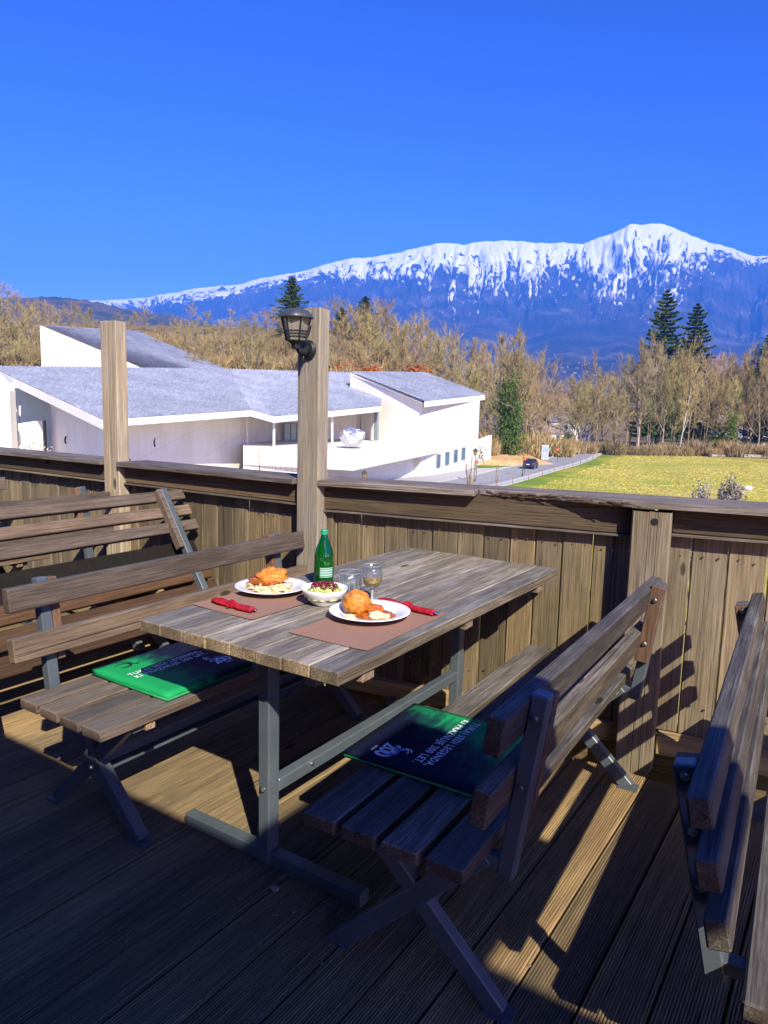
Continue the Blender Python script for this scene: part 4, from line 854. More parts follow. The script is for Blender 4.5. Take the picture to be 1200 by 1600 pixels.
part('downpipe', MB().tube([(*on_wing(733), (-52.16, 102.58, 3.14)[2]), (*on_wing(733), -8.5)], 0.16, 8), M['fascia'], mu)
part('downpipe', MB().tube([(-61.13, 63.55, 0.02), (*(-61.13, 63.55, 0.02)[:2], -8.5)], 0.13, 8), M['fascia'], mu)
for a_, b_ in (((-67.22, 44.19, -2.25), (-67.16, 44.12, -2.94)), ((-58.98, 48.41, -2.11), (-58.89, 48.32, -2.98))):
    part('wall_lamp', MB().tube([a_, (a_[0]+0.1, a_[1]-0.2, (a_[2]+b_[2])/2), b_], 0.09, 6), M['black'], mu)
g_ = Vector((0,0,-0.12)); part('gutter', MB().tube([Vector(R7)+g_, Vector(R6)+g_], 0.11, 8).tube([Vector(R5)+g_, Vector(R4)+g_], 0.11, 8), M['fascia'], mu)
# porch columns, door, terrace
for px, d in ((428, 81.5), (519, 91)): part('porch_column', MB().tube([(-55.44, 61.85, 0.03) if px == 428 else (-55.99, 73.13, 0.98), (-55.09, 61.48, -3.48) if px == 428 else (-55.53, 72.64, -3.64)], 0.14, 8), M['fascia'], mu)
part('porch_column', MB().bar((-57.11, 84.53, 1.34), (-56.68, 84.06, -3.09), 0.5, 0.5, (1,0,0)), M['frame'], mu)
part('wall_joint', MB().tube([(-61.57, 87.05, 0.64), (-61.15, 86.61, -3.54)], 0.06, 6), M['support'], mu)
window((-64.56, 73.91, -2.54), (-63.87, 75.81, -2.54), (-64.05, 74.22, -4.12)[2], (-64.36, 74.56, -0.94)[2], 0.1, 2, M['door'])
zt_ = -3.25
TA, TC, TE, TF, TG = (-58.30, 59.99, -3.45), (-45.04, 62.67, -3.27), (-51.14, 92.50, -3.23), (-60.75, 92.17, -3.66), (-71.18, 73.25, -3.66)
part('terrace', MB().prism([TA[:2], TC[:2], TE[:2], TF[:2], TG[:2]], [-5.3,-5.25,-4.75,-4.75,-5.3], [zt_]*5), M['white'], mu)
part('lower_wall', wall_run([(-58.44, 60.13, -3.46), (-51.66, 61.97, -3.18)], -9, [-5.31,-5.31]), M['white'], mu)
part('lower_wall', wall_run([(-51.66, 61.97, -3.18), (-50.81, 70.94, -3.43), (-52.11, 94.27, -3.31)], -9, [-5.32,-5.32,-4.9]), M['white'], mu)
part('gate_wall', wall_run([(-53.29, 107.92, -3.71), (-54.23, 115.71, -3.95)], -9, [(-53.30, 107.93, -3.61)[2], (-54.52, 115.71, -2.87)[2]], 0.5), M['white'], mu)
part('gate', MB().bar((-52.80, 105.00, -5.03), (-53.07, 107.60, -5.03), 0.12, 2.7), M['frame'], mu)
# crumpled steel sculpture on the terrace
sc_c = Vector((-48.79, 67.59, -2.50)); sc_c.z = zt_ + 1.25
sp = thing('steel_sculpture', 'crumpled shiny steel sculpture on the museum terrace', 'sculpture', (sc_c.x, sc_c.y, zt_))
bm = bmesh.new(); bmesh.ops.create_icosphere(bm, subdivisions=2, radius=1.0); rn = random.Random(3)
for v in bm.verts:
    k = 1 + rn.uniform(-0.25, 0.18); v.co = Vector((v.co.x*1.5*k, v.co.y*1.3*k, v.co.z*1.15*k)); v.co.z = max(v.co.z, -1.2)
me = bpy.data.meshes.new('crumpled_sheet'); bm.to_mesh(me); bm.free()
M['chrome'] = plain('sculpture_steel', (0.75,0.78,0.80), 0.42, 0.8, 0.5, 3.0, 0.2, 0)
link('crumpled_sheet', me, M['chrome'], sp, (0,0,1.22))
mb = MB()
for i in range(26):
    a = rn.uniform(0, 6.28); e = rn.uniform(-0.5, 1.2); p = Vector((1.45*math.cos(a)*math.cos(e), 1.25*math.sin(a)*math.cos(e), 1.2+1.15*math.sin(e))); q = p*0.75 + Vector((rn.uniform(-0.35,0.35), rn.uniform(-0.35,0.35), 0.3+rn.uniform(-0.3,0.3)))
    q.z = max(0.05, q.z); mb.bar(p, q, 0.13, 0.09)
tag(part('steel_struts', mb, M['chrome'], sp), kind='stuff')

# ------------------------------------------------------------------ the inn behind the terrace, whose eave shades the near deck
inn = thing('inn', 'timber inn behind the terrace with a wide shading eave', 'building', (0, -0.51, 0))
M['innroof'] = plain('inn_roof', (0.06,0.045,0.035), 0.8, 0, 0.3, 6.0, 0.3)
part('roof', MB().prism([(-9,0.04),(3.2,-0.02),(3.2,-7),(-9,-7)], [2.60,2.60,4.6,4.6], [2.68,2.68,4.75,4.75]), M['innroof'], inn)
part('canopy', MB().box(1.09, 1.92, -0.30, 0.67, 2.55, 2.60), M['innroof'], inn)  # added unseen slab, sized to cast shade on the right benches
part('wall', MB().box(-8.8, 3.0, -1.9, -1.7, -8.5, 3.0), M['bench_red'], inn)
part('door', MB().box(-1.2, -0.2, -1.69, -1.66, 0.0, 2.05), M['rail'], inn)
for x in (-5.5, -3.2, 0.9): o = part('window', MB().box(x, x+1.1, -1.69, -1.65, 0.95, 2.0), M['frame'], inn); part('pane', MB().box(x+0.08, x+1.02, -1.649, -1.64, 1.03, 1.92), M['pane'], o)
# ------------------------------------------------------------------ trees
def bark(name, c0, c1, c2, trans=0.0):
    m, n, b = newmat(name); v, rnd, tc = obj_vec(n, (1,1,1), 11.0)
    f = noise_at(n, v, 1.3, 4, 0.6); r = ramp(n, [(0.32, c0), (0.5, c1), (0.68, c2)]); n.links.new(f, r.inputs[0])
    rt = ramp(n, [(0.0, (0.72,0.70,0.68)), (0.35, (1.0,0.95,0.9)), (0.65, (1.12,1.0,0.82)), (1.0, (1.2,1.14,1.1))]); n.links.new(rnd, rt.inputs[0])
    n.links.new(mixc(n, 1.0, r.outputs[0], rt.outputs[0], 'MULTIPLY'), b.inputs['Base Color']); b.inputs['Roughness'].default_value = 0.9; b.inputs['Specular IOR Level'].default_value = 0.1
    return m
M['bark'] = bark('tree_bark', (0.14,0.115,0.085), (0.26,0.215,0.16), (0.38,0.33,0.26))
M['twig'] = bark('twigs', (0.229,0.183,0.088), (0.338,0.281,0.139), (0.457,0.392,0.206))
M['twig_red'] = bark('rusty_twigs', (0.217,0.171,0.089), (0.320,0.257,0.136), (0.417,0.349,0.191))
M['twig_pink'] = bark('pinkish_twigs', (0.30,0.215,0.20), (0.40,0.30,0.275), (0.50,0.39,0.36))
M['twig_olive'] = bark('olive_twigs', (0.212,0.201,0.081), (0.313,0.295,0.125), (0.422,0.401,0.184))
M['twig_grey'] = bark('grey_twigs', (0.212,0.192,0.120), (0.313,0.285,0.184), (0.422,0.392,0.266))
M['birch'] = bark('birch_bark', (0.42,0.40,0.36), (0.55,0.53,0.48), (0.66,0.64,0.58))
M['leaf'] = bark('ivy_leaves', (0.039,0.095,0.016), (0.078,0.169,0.026), (0.169,0.270,0.052))
M['needle'] = bark('spruce_needles', (0.03,0.065,0.02), (0.06,0.115,0.035), (0.11,0.165,0.055))
M['dryleaf'] = bark('dry_leaves', (0.17,0.085,0.03), (0.28,0.15,0.055), (0.38,0.22,0.09))
M['seed'] = bark('grey_seed_heads', (0.16,0.15,0.14), (0.26,0.25,0.24), (0.38,0.37,0.36))

def bare_tree(seed, H=14.0, spread=0.42, nlimb=12, twig_n=15, twig_l=1.25, twig_w=0.035, lean=0.0, low=0.25, up=0.75):
    """trunk with limbs as one mesh, fine branches and twigs as another"""
    rn = random.Random(seed); T = MB(); B = MB(); tw = []
    def path(p, d, L, r0, r1, n, wob, upk):
        pts = [p.copy()]; d = d.normalized()
        for i in range(n):
            d = (d + Vector((rn.gauss(0,wob), rn.gauss(0,wob), rn.gauss(0,wob)+upk))).normalized(); p = p + d*(L/n); pts.append(p.copy())
        return pts, [r0+(r1-r0)*i/n for i in range(n+1)]
    tp, tr = path(Vector((0,0,-0.4)), Vector((lean,0.03,1)), H*0.9, H*0.014, H*0.0025, 9, 0.05, 0.06); T.tube(tp, tr, 6, False)
    def twigs(pts, k, l):
        for _ in range(k):
            t = rn.uniform(0.1, 1.0)*(len(pts)-1); i = min(int(t), len(pts)-2); p = pts[i].lerp(pts[i+1], t-i); d = (pts[i+1]-pts[i]).normalized()
            e = (d*0.7 + Vector((rn.gauss(0,0.5), rn.gauss(0,0.5), rn.gauss(0.40,0.4)))).normalized()*l*rn.uniform(0.45, 1.1)
            s = e.cross(Vector((rn.gauss(0,1), rn.gauss(0,1), rn.gauss(0,1)))).normalized()*twig_w*rn.uniform(0.6, 1.3)
            tw.append((p-s, p+s, p+e))
            # a fork off the twig
            q = p+e*rn.uniform(0.3, 0.6); e2 = (e.normalized() + Vector((rn.gauss(0,0.6), rn.gauss(0,0.6), rn.gauss(0.1,0.5)))).normalized()*l*rn.uniform(0.3, 0.6); s2 = s*0.7
            tw.append((q-s2, q+s2, q+e2))
    for i in range(nlimb):
        t = low + (1-low)*((i+rn.random())/nlimb)**0.9; x = t*(len(tp)-1); k = min(int(x), len(tp)-2); p = tp[k].lerp(tp[k+1], x-k)
        a = i*2.4+rn.uniform(-0.5, 0.5); d = Vector((math.cos(a), math.sin(a), up*rn.uniform(0.6, 1.5)))
        L = H*spread*(1.15-0.75*t)*rn.uniform(0.75, 1.2); r = tr[k]*0.6
        lp, lr = path(p, d, L, max(r, 0.05), 0.025, 5, 0.14, 0.07); T.tube(lp, lr, 4, False)
        nb = 6
        for j in range(nb):
            x2 = rn.uniform(0.2, 1.0)*(len(lp)-1); k2 = min(int(x2), len(lp)-2); p2 = lp[k2].lerp(lp[k2+1], x2-k2)
            d2 = ((lp[k2+1]-lp[k2]).normalized() + Vector((rn.gauss(0,0.55), rn.gauss(0,0.55), rn.gauss(0.3,0.4)))).normalized(); L2 = L*rn.uniform(0.35, 0.6)
            bp, brr = path(p2, d2, L2, max(0.034, lr[k2]*0.55), 0.016, 3, 0.14, 0.05); B.tube(bp, brr, 3, False); twigs(bp, twig_n, twig_l)
        twigs(lp[2:], twig_n//2, twig_l)
    twigs(tp[-4:], twig_n*2, twig_l)
    base = len(B.v)
    for q in tw: B.v += [tuple(v) for v in q]
    tri = [(base+3*i, base+3*i+1, base+3*i+2) for i in range(len(tw))]
    B.f += tri
    mt = T.mesh('trunk', smooth=True)
    mc = bpy.data.meshes.new('crown'); mc.from_pydata(B.v, [], B.f); mc.update()
    return mt, mc, [Vector(p) for p in tp]
def leaf_cloud(pts, rn, n, rad, size, squash=1.0):
    V = []
    for _ in range(n):
        p = pts[rn.randrange(len(pts))]; q = p + Vector((rn.gauss(0,rad), rn.gauss(0,rad), rn.gauss(0,rad*squash)))
        a = Vector((rn.gauss(0,1), rn.gauss(0,1), rn.gauss(0,1))).normalized()*size*rn.uniform(0.6,1.3); b = a.cross(Vector((rn.gauss(0,1), rn.gauss(0,1), rn.gauss(0,1)))).normalized()*size*rn.uniform(0.4,0.9)
        V += [q-a*0.5-b*0.5, q+a*0.5, q-a*0.5+b*0.5]
    me = bpy.data.meshes.new('leaves'); me.from_pydata([tuple(v) for v in V], [], [(3*i, 3*i+1, 3*i+2) for i in range(n)]); me.update(); return me
def tree_thing(name, label, meshes, mats, loc, rz, sc, group, cat='tree'):
    t = thing(name, label, cat, loc, rz, group); t.scale = (sc[0], sc[0], sc[1]) if hasattr(sc, '__len__') else (sc, sc, sc)
    link('trunk', meshes[0], mats[0], t); link('crown', meshes[1], mats[1], t); return t
protos = []
for i, kw in enumerate([dict(), dict(spread=0.34, up=1.1), dict(spread=0.5, nlimb=13), dict(spread=0.30, up=1.4, low=0.35), dict(spread=0.40, lean=0.12), dict(spread=0.46, up=0.6), dict(spread=0.36, low=0.15)]):
    mt, mc, tp = bare_tree(100+i, twig_w=0.026, **kw); mt.materials.append(M['bark']); mc.materials.append(M[('twig','twig_olive','twig_red','twig_grey','twig_olive','twig','twig_grey')[i]]); protos.append((mt, mc, tp))
mt, mc, tp = bare_tree(140, spread=0.34, up=1.0, twig_w=0.05); mt.materials.append(M['bark']); mc.materials.append(M['twig_pink']); pink = (mt, mc, tp)
mt, mc, tp = bare_tree(150, spread=0.26, up=1.3, nlimb=9, twig_n=10, twig_w=0.03); mt.materials.append(M['birch']); mc.materials.append(M['twig']); birch = (mt, mc, tp)
def bush_mesh(seed, n=900, r=1.6, h=2.6, w=0.035):
    rn = random.Random(seed); V = []
    for _ in range(n):
        a = rn.uniform(0, 6.28); q = r*math.sqrt(rn.random())*0.8; p = Vector((q*math.cos(a), q*math.sin(a), rn.uniform(0, h*0.55)*(1-q/r*0.5)))
        e = Vector((math.cos(a)*rn.uniform(-0.2,0.7), math.sin(a)*rn.uniform(-0.2,0.7), rn.uniform(0.4,1.1)))*rn.uniform(0.5,1.3); s = e.cross(Vector((rn.gauss(0,1),rn.gauss(0,1),rn.gauss(0,1)))).normalized()*w
        V += [p-s, p+s, p+e]
    me = bpy.data.meshes.new('branches'); me.from_pydata([tuple(v) for v in V], [], [(3*i,3*i+1,3*i+2) for i in range(n)]); me.update(); return me
bushes = []
for i in range(4):
    me = bush_mesh(200+i, w=0.045); me.materials.append([M['twig'], M['twig_red'], M['twig'], M['twig_red']][i]); bushes.append(me)

def at_angle(px, dep, py=650): return float(aim(px, py)[0])*dep
def rise(px, py, dep): return 1.411 + float(aim(px, py)[1])*dep
tops_x = [-60,0,40,70,110,150,180,230,280,330,380,430,480,530,570,610,650,690,720,750,790,830,860,885]
tops_y = [440,442,452,470,478,482,488,492,488,486,482,486,478,474,470,480,494,505,515,530,540,548,565,590]
tmpl = {}
def put(kind, i, loc, rz, sc, label, group, name='bare_tree'):
    key = (id(kind), i)
    if key not in tmpl:
        p = kind[i] if isinstance(kind, list) else kind
        t = thing(name, label, 'tree', loc, rz, group); link('trunk', p[0], None, t); link('crown', p[1], None, t); tmpl[key] = t
        t.scale = sc; return t
    return copy_tree(tmpl[key], loc, rz, label, sc, group)



rn = random.Random(77)
G1 = 'bare trees on the wooded slope behind the museum'; LB1 = 'bare brown tree in the wooded slope behind the museum roofs'
cnt = 0
for row, (dep0, step, drop) in enumerate([(205, 22, 0), (180, 20, 8), (160, 21, 22), (143, 24, 48)]):
    px = -70 + rn.uniform(0, 10)
    while px < 870:
        dep = dep0 + rn.uniform(-7, 7); lat = at_angle(px, dep, 540); gz = float(ground_z(lat, dep))
        if (row == 3 and (330 < px < 700 and rn.random() < 0.5)): px += step; continue
        if px > 745 and dep < 150: px += step; continue
        ty = np.interp(px, tops_x, tops_y) + drop + rn.choice((rn.uniform(-14, 10), rn.uniform(-4, 26))); zt = rise(px, ty, dep); H = zt-gz
        if H > 3.5:
            s = max(0.35, H/14.0); w = s if s > 0.6 else s*1.2; i = rn.randrange(7)
            put(protos, i, VF(lat, dep, gz-0.2), rn.uniform(0, 6.28), (min(w, 1.15)*rn.uniform(0.85,1.1),)*2+(s,), LB1, G1); cnt += 1
        px += step*rn.uniform(0.7, 1.3)
# the wood on the far side of the meadow
G2 = 'bare trees along the far edge of the meadow'; LB2 = 'bare tan tree in the row along the far edge of the meadow'
topr_x = [890,915,940,970,1000,1030,1060,1090,1120,1150,1180,1220,1280]; topr_y = [600,585,572,560,535,530,538,556,566,552,548,540,530]
for row, (dep0, step, drop) in enumerate([(205, 17, -4), (188, 18, 6), (174, 20, 34)]):
    px = 897 + rn.uniform(0, 8)
    while px < 1290:
        dep = dep0 + rn.uniform(-5, 5); lat = at_angle(px, dep, 580); gz = float(ground_z(lat, dep))
        ty = np.interp(px, topr_x, topr_y) + drop + rn.uniform(-12, 18); H = rise(px, ty, dep) - gz; s = H/14.0
        put(protos, rn.randrange(7), VF(lat, dep, gz-0.2), rn.uniform(0, 6.28), (min(s, 1.0)*rn.uniform(0.9,1.35),)*2+(s,), LB2, G2); px += step*rn.uniform(0.7, 1.3)
# pinkish trees in the gap down the valley
G3 = 'pinkish bare trees far down the valley gap'; LB3 = 'pinkish bare tree far down the valley in the gap above the road'
for i in range(26):
    px = rn.uniform(800, 960); dep = rn.uniform(250, 330); lat = at_angle(px, dep); gz = float(ground_z(lat, dep)); ty = rn.uniform(598, 628); H = rise(px, ty, dep)-gz
    put(pink, 0, VF(lat, dep, gz-0.2), rn.uniform(0, 6.28), (1.1, 1.1, H/14.0), LB3, G3)
for i in range(24):
    px = rn.uniform(1060, 1240); dep = rn.uniform(225, 300); lat = at_angle(px, dep); gz = float(ground_z(lat, dep)); ty = rn.uniform(545, 585); H = rise(px, ty, dep)-gz
    put(pink, 0, VF(lat, dep, gz-0.2), rn.uniform(0, 6.28), (1.2, 1.2, H/14.0), 'pinkish bare tree standing behind the meadow wood at the right', 'pinkish trees behind the meadow wood')
# underwood along the wood edges
G4 = 'brown bushes along the foot of the woods'
def bush(px, dep, s, label, group=G4):
    lat = at_angle(px, dep); gz = float(ground_z(lat, dep)); i = rn.randrange(4); o = bpy.data.objects.new('bush', bushes[i]); COL.objects.link(o)
    o.location = VF(lat, dep, gz-0.1); o.rotation_euler = (0,0,rn.uniform(0,6.28)); o.scale = (s*rn.uniform(0.9,1.4), s, s*rn.uniform(0.8,1.2)); tag(o, label, 'bush', group)
px = 880
while px < 1290: bush(px, 168+rn.uniform(-4, 6), rn.uniform(0.9, 1.9), 'brown leafless bush along the foot of the wood beyond the meadow'); px += rn.uniform(7, 13)
px = 756
while px < 880: bush(px, 140+rn.uniform(-6, 16)+(px-760)*0.12, rn.uniform(1.4, 2.7), 'brown leafless bush on the bank above the sand, beside the road', 'brown bushes above the sand bank'); px += rn.uniform(4, 8)
px = -40
while px < 560:
    if not 60 < px < 240: bush(px, 138+rn.uniform(-4, 12), rn.uniform(1.2, 2.0), 'brown leafless bush at the foot of the slope behind the museum', 'brown bushes behind the museum')
    px += rn.uniform(9, 17)
for dep0 in (152, 166, 184):
    px = -60 + rn.uniform(0, 10)
    while px < 740: bush(px, dep0+rn.uniform(-6, 6), rn.uniform(1.3, 2.2), 'brown undergrowth on the wooded slope above the museum roofs', 'undergrowth on the wooded slope'); px += rn.uniform(11, 21)
# ivy-clad tree by the road, birch, ivy trunks on the right
def clad(name, label, p, loc, rz, s, n, rad, size, k0, k1, mat, cat='tree'):
    t = thing(name, label, cat, loc, rz); t.scale = s; link('trunk', p[0], None, t); link('crown', p[1], None, t)
    pts = [p[2][0].lerp(p[2][-1], 0)] ; pts = [p[2][i].lerp(p[2][i+1], f) for i in range(k0, k1) for f in (0, 0.33, 0.66)]
    me = leaf_cloud(pts, random.Random(len(label)), n, rad, size); link('leaves', me, mat, t); return t
def gpos(px, dep): lat = at_angle(px, dep); return VF(lat, dep, float(ground_z(lat, dep))-0.2)
big = bare_tree(301, H=14, spread=0.5, nlimb=14, twig_n=16, twig_w=0.04, up=0.9); big[0].materials.append(M['bark']); big[1].materials.append(M['twig'])
clad('ivy_tree', 'tall bare tree with bright green ivy round its trunk, left of the road', big, gpos(801, 138), 0.6, (1.15,1.15,1.62), 3400, 1.05, 0.38, 1, 7, M['leaf'])
clad('ivy_tree', 'bare tree with a dark green ivy column at the right edge of the wood', protos[4], gpos(1150, 172), 2.6, (0.9,0.9,1.25), 1500, 0.6, 0.4, 1, 6, M['leaf'])
clad('ivy_tree', 'bare tree with yellow green ivy in the middle of the meadow wood', protos[1], gpos(1052, 171), 1.0, (1.0,1.0,1.5), 900, 1.3, 0.34, 2, 7, M['leaf'])
clad('ivy_tree', 'slim tree with yellow green ivy patches left of the birch', protos[3], gpos(1015, 171), 2.0, (1.0,1.0,1.55), 600, 1.2, 0.32, 3, 7, M['leaf'])
put(birch, 0, gpos(1066, 168), 0.4, (0.9,0.9,1.55), 'white trunked birch standing in front of the meadow wood', None, 'birch_tree')
copy_tree(tmpl[(id(birch), 0)], gpos(1000, 170), 2.4, 'pale slanting birch at the left of the meadow wood', (0.9,0.9,1.45))
copy_tree(tmpl[(id(birch), 0)], gpos(790, 150), 1.2, 'pale thin birch above the ivy tree by the road', (0.8,0.8,1.3))
for px, dep, s, lb in ((1128, 176, 1.9, 'dark green evergreen bush in the right part of the meadow wood'), (887, 176, 1.3, 'yellow green bush beside the road before the white houses'), (741, 122, 0.9, 'low green bush above the grey museum gate')):
    me = leaf_cloud([Vector((0,0,1.0)), Vector((0.5,0.2,1.6)), Vector((-0.4,0.1,1.4)), Vector((0.1,-0.2,2.1))], random.Random(px), 900, 0.75, 0.4); o = link('green_bush', me, M['leaf'], None, gpos(px, dep), (0,0,0)); o.scale = (s,)*3; tag(o, lb, 'bush')
for px, dep, s, lb in ((575, 128, 0.8, 'orange leaved bush behind the wing roof, left one'), (537, 132, 0.9, 'orange leaved bush in the gap between post and wing roof'), (650, 138, 0.9, 'orange leaved bush behind the ridge of the wing roof')):
    me = leaf_cloud([Vector((0,0,1.0)), Vector((0.8,0.2,1.4)), Vector((-0.8,0.1,1.2))], random.Random(px), 500, 0.8, 0.5); lat = at_angle(px, dep+14); o = link('orange_bush', me, plain('orange_leaves', (0.50,0.16,0.03), 0.9, 0, 0.1, 2.0, 0.4, 0), None, VF(lat, dep+14, rise(px, 588, dep+14)), (0,0,0)); o.scale = (s*1.6, s*1.2, s*0.9); tag(o, lb, 'bush')

def spruce(seed, H, rad, layers=40, mat=None):
    rn = random.Random(seed); T = MB().tube([(0,0,-0.5), (0,0,H*0.5), (0,0,H)], [H*0.014, H*0.008, 0.03], 6, False); V = []; F = []
    for i in range(layers):
        t = i/(layers-1.0); z = H*(0.10+0.88*t); r = rad*(1-t)**0.62*rn.uniform(0.68, 1.15)+0.12; nb = int(10-4*t)
        for k in range(nb):
            a = 6.283*(k+rn.random()*0.7)/nb + i*0.7; L = r*rn.uniform(0.55, 1.2); droop = -0.28*(1-t)-0.05; p0 = Vector((0,0,z)); ns = 5
            prev = p0
            for s in range(1, ns+1):
                u = s/ns; p = Vector((math.cos(a)*L*u, math.sin(a)*L*u, z + droop*L*u + 0.22*L*u*u*u)); d = (p-prev).normalized(); side = Vector((-math.sin(a), math.cos(a), 0))
                for q in range(9):
                    c = prev.lerp(p, rn.random()); wv = side*rn.uniform(-1,1)*L*0.30*(1-u*0.55); e = d*rn.uniform(0.15,0.45)*max(0.6, L*0.28) + wv + Vector((0,0,rn.uniform(-0.30,0.06)*max(0.5, L*0.3)))
                    w2 = d.cross(e); w2 = w2.normalized()*rn.uniform(0.10,0.22) if w2.length > 1e-4 else Vector((0.1,0,0))
                    b0 = len(V); V += [c-w2, c+w2, c+e]; F.append((b0,b0+1,b0+2))
                    b0 = len(V); w3 = Vector((0,0,1))*rn.uniform(0.10,0.20); V += [c-w3, c+w3, c+e*0.9]; F.append((b0,b0+1,b0+2))
                prev = p
    mt = T.mesh('trunk'); mc = bpy.data.meshes.new('crown'); mc.from_pydata([tuple(v) for v in V], [], F); mc.update(); mt.materials.append(M['bark']); mc.materials.append(M['needle']); return mt, mc
sp1 = spruce(1, 20.0, 4.4); sp2 = spruce(2, 20.0, 4.0)
def put_spruce(p, px, dep, ytop, w, label):
    lat = at_angle(px, dep, ytop+40); gz = float(ground_z(lat, dep)); H = rise(px, ytop, dep)-gz
    t = thing('spruce_tree', label, 'spruce', VF(lat, dep, gz), px*0.1); link('trunk', p[0], None, t); link('crown', p[1], None, t); t.scale = (w, w, H/20.0)
put_spruce(sp1, 1041, 208, 450, 2.35, 'tallest dark green spruce rising from the meadow wood')
put_spruce(sp2, 1088, 212, 471, 2.2, 'slightly shorter dark spruce right of the tallest one')
put_spruce(sp2, 1200, 200, 517, 1.5, 'dark spruce cut off by the right edge of the photo')
put_spruce(sp1, 456, 190, 430, 1.5, 'pale green spruce rising behind the lantern')
put_spruce(sp2, 570, 200, 462, 1.3, 'small brownish spruce on the ridge right of the lantern post')
put_spruce(sp1, 533, 205, 480, 0.9, 'thin spruce tip just right of the lantern post')

# shrubs just outside the terrace
def stalks(name, label, cat, px, dep, ytop, n, spread, mat, head=0.0, w=0.02, headmat=None, seed=0, fork=2):
    lat = at_angle(px, dep); gz = -7.8; zt = rise(px, ytop, dep); H = zt-gz; rn = random.Random(seed or int(px)); m1 = MB(); V = []
    for i in range(n):
        a = rn.uniform(0, 6.28); q = spread*math.sqrt(rn.random()); top = Vector((q*math.cos(a), q*math.sin(a), H*rn.uniform(0.86, 1.0)*(1-0.12*(q/spread)**2))); b0 = top*0.12; b0.z = 0
        pts = [b0, b0.lerp(top, 0.5)+Vector((rn.gauss(0,0.08), rn.gauss(0,0.08), 0)), top]; m1.tube(pts, [w*1.6, w, w*0.4], 4, False)
        for _ in range(fork):
            t = rn.uniform(0.55, 0.95); p = pts[1].lerp(pts[2], (t-0.5)*2); e = Vector((rn.gauss(0,0.35), rn.gauss(0,0.35), rn.uniform(0.25,0.6)))*spread*0.7; m1.tube([p, p+e], [w*0.6, w*0.25], 3, False)
            if head:
                for _ in range(8):
                    c = p+e*rn.uniform(0.3,1.1)+Vector((rn.gauss(0,head), rn.gauss(0,head), rn.gauss(0,head))); d = Vector((rn.gauss(0,1),rn.gauss(0,1),rn.gauss(0,1))).normalized()*head*0.9; f = d.cross(Vector((rn.gauss(0,1),rn.gauss(0,1),rn.gauss(0,1)))).normalized()*head*0.7; V += [c-d, c+d, c+f]
        if head:
            for _ in range(14):
                c = pts[1].lerp(pts[2], rn.uniform(0.5,1.05))+Vector((rn.gauss(0,head), rn.gauss(0,head), rn.gauss(0,head))); d = Vector((rn.gauss(0,1),rn.gauss(0,1),rn.gauss(0,1))).normalized()*head; f = d.cross(Vector((rn.gauss(0,1),rn.gauss(0,1),rn.gauss(0,1)))).normalized()*head*0.8; V += [c-d, c+d, c+f]
    t = thing(name, label, cat, VF(lat, dep, gz)); part('stems', m1, mat, t)
    if V: me = bpy.data.meshes.new('seed_heads'); me.from_pydata([tuple(v) for v in V], [], [(3*i,3*i+1,3*i+2) for i in range(len(V)//3)]); me.update(); link('seed_heads', me, headmat or mat, t)
    return t
stalks('dry_shrub', 'left one of two grey shrubs with feathery seed heads before the meadow', 'shrub', 1108, 30, 744, 60, 0.42, M['seed'], 0.085)
stalks('dry_shrub', 'taller right one of two grey shrubs with feathery seed heads before the meadow', 'shrub', 1153, 30, 736, 95, 0.50, M['seed'], 0.09)
stalks('dry_shrub', 'thin twigs at the right edge above the cap rail', 'shrub', 1192, 28, 765, 7, 0.3, M['seed'], 0.0)
stalks('dry_shrub', 'dark twiggy shrub tops above the fence left of the lantern post', 'shrub', 455, 42, 715, 16, 0.55, M['bark'], 0.05)
stalks('dry_shrub', 'thin leafless shrub tops in front of the museum porch', 'shrub', 428, 44, 712, 14, 0.8, M['bark'], 0.035)
stalks('sapling', 'dark slim sapling with stubby twigs in front of the museum porch', 'sapling', 405, 44, 676, 2, 0.08, M['bark'], 0.0, 0.035, fork=6)
stalks('dry_shrub', 'pale dried flower shrub at the left before the museum balcony', 'shrub', 58, 40, 684, 34, 0.85, M['seed'], 0.09, headmat=bark('dried_flowers', (0.30,0.25,0.19), (0.46,0.40,0.32), (0.60,0.54,0.45)))
stalks('dry_shrub', 'tall thin twigs before the museum balcony', 'shrub', 52, 41, 650, 8, 0.7, M['seed'], 0.0)
stalks('dry_shrub', 'pale dried shrub at the left edge before the museum column', 'shrub', 12, 41, 690, 12, 0.7, M['seed'], 0.06)
stalks('sapling', 'young tied tree with thin bare twigs by the driveway', 'sapling', 738, 80, 706, 9, 0.9, M['bark'], 0.0, 0.04, fork=4)
stalks('sapling', 'thin young tree by the meadow fence', 'sapling', 780, 84, 715, 3, 0.4, M['bark'], 0.0, 0.035, fork=4)

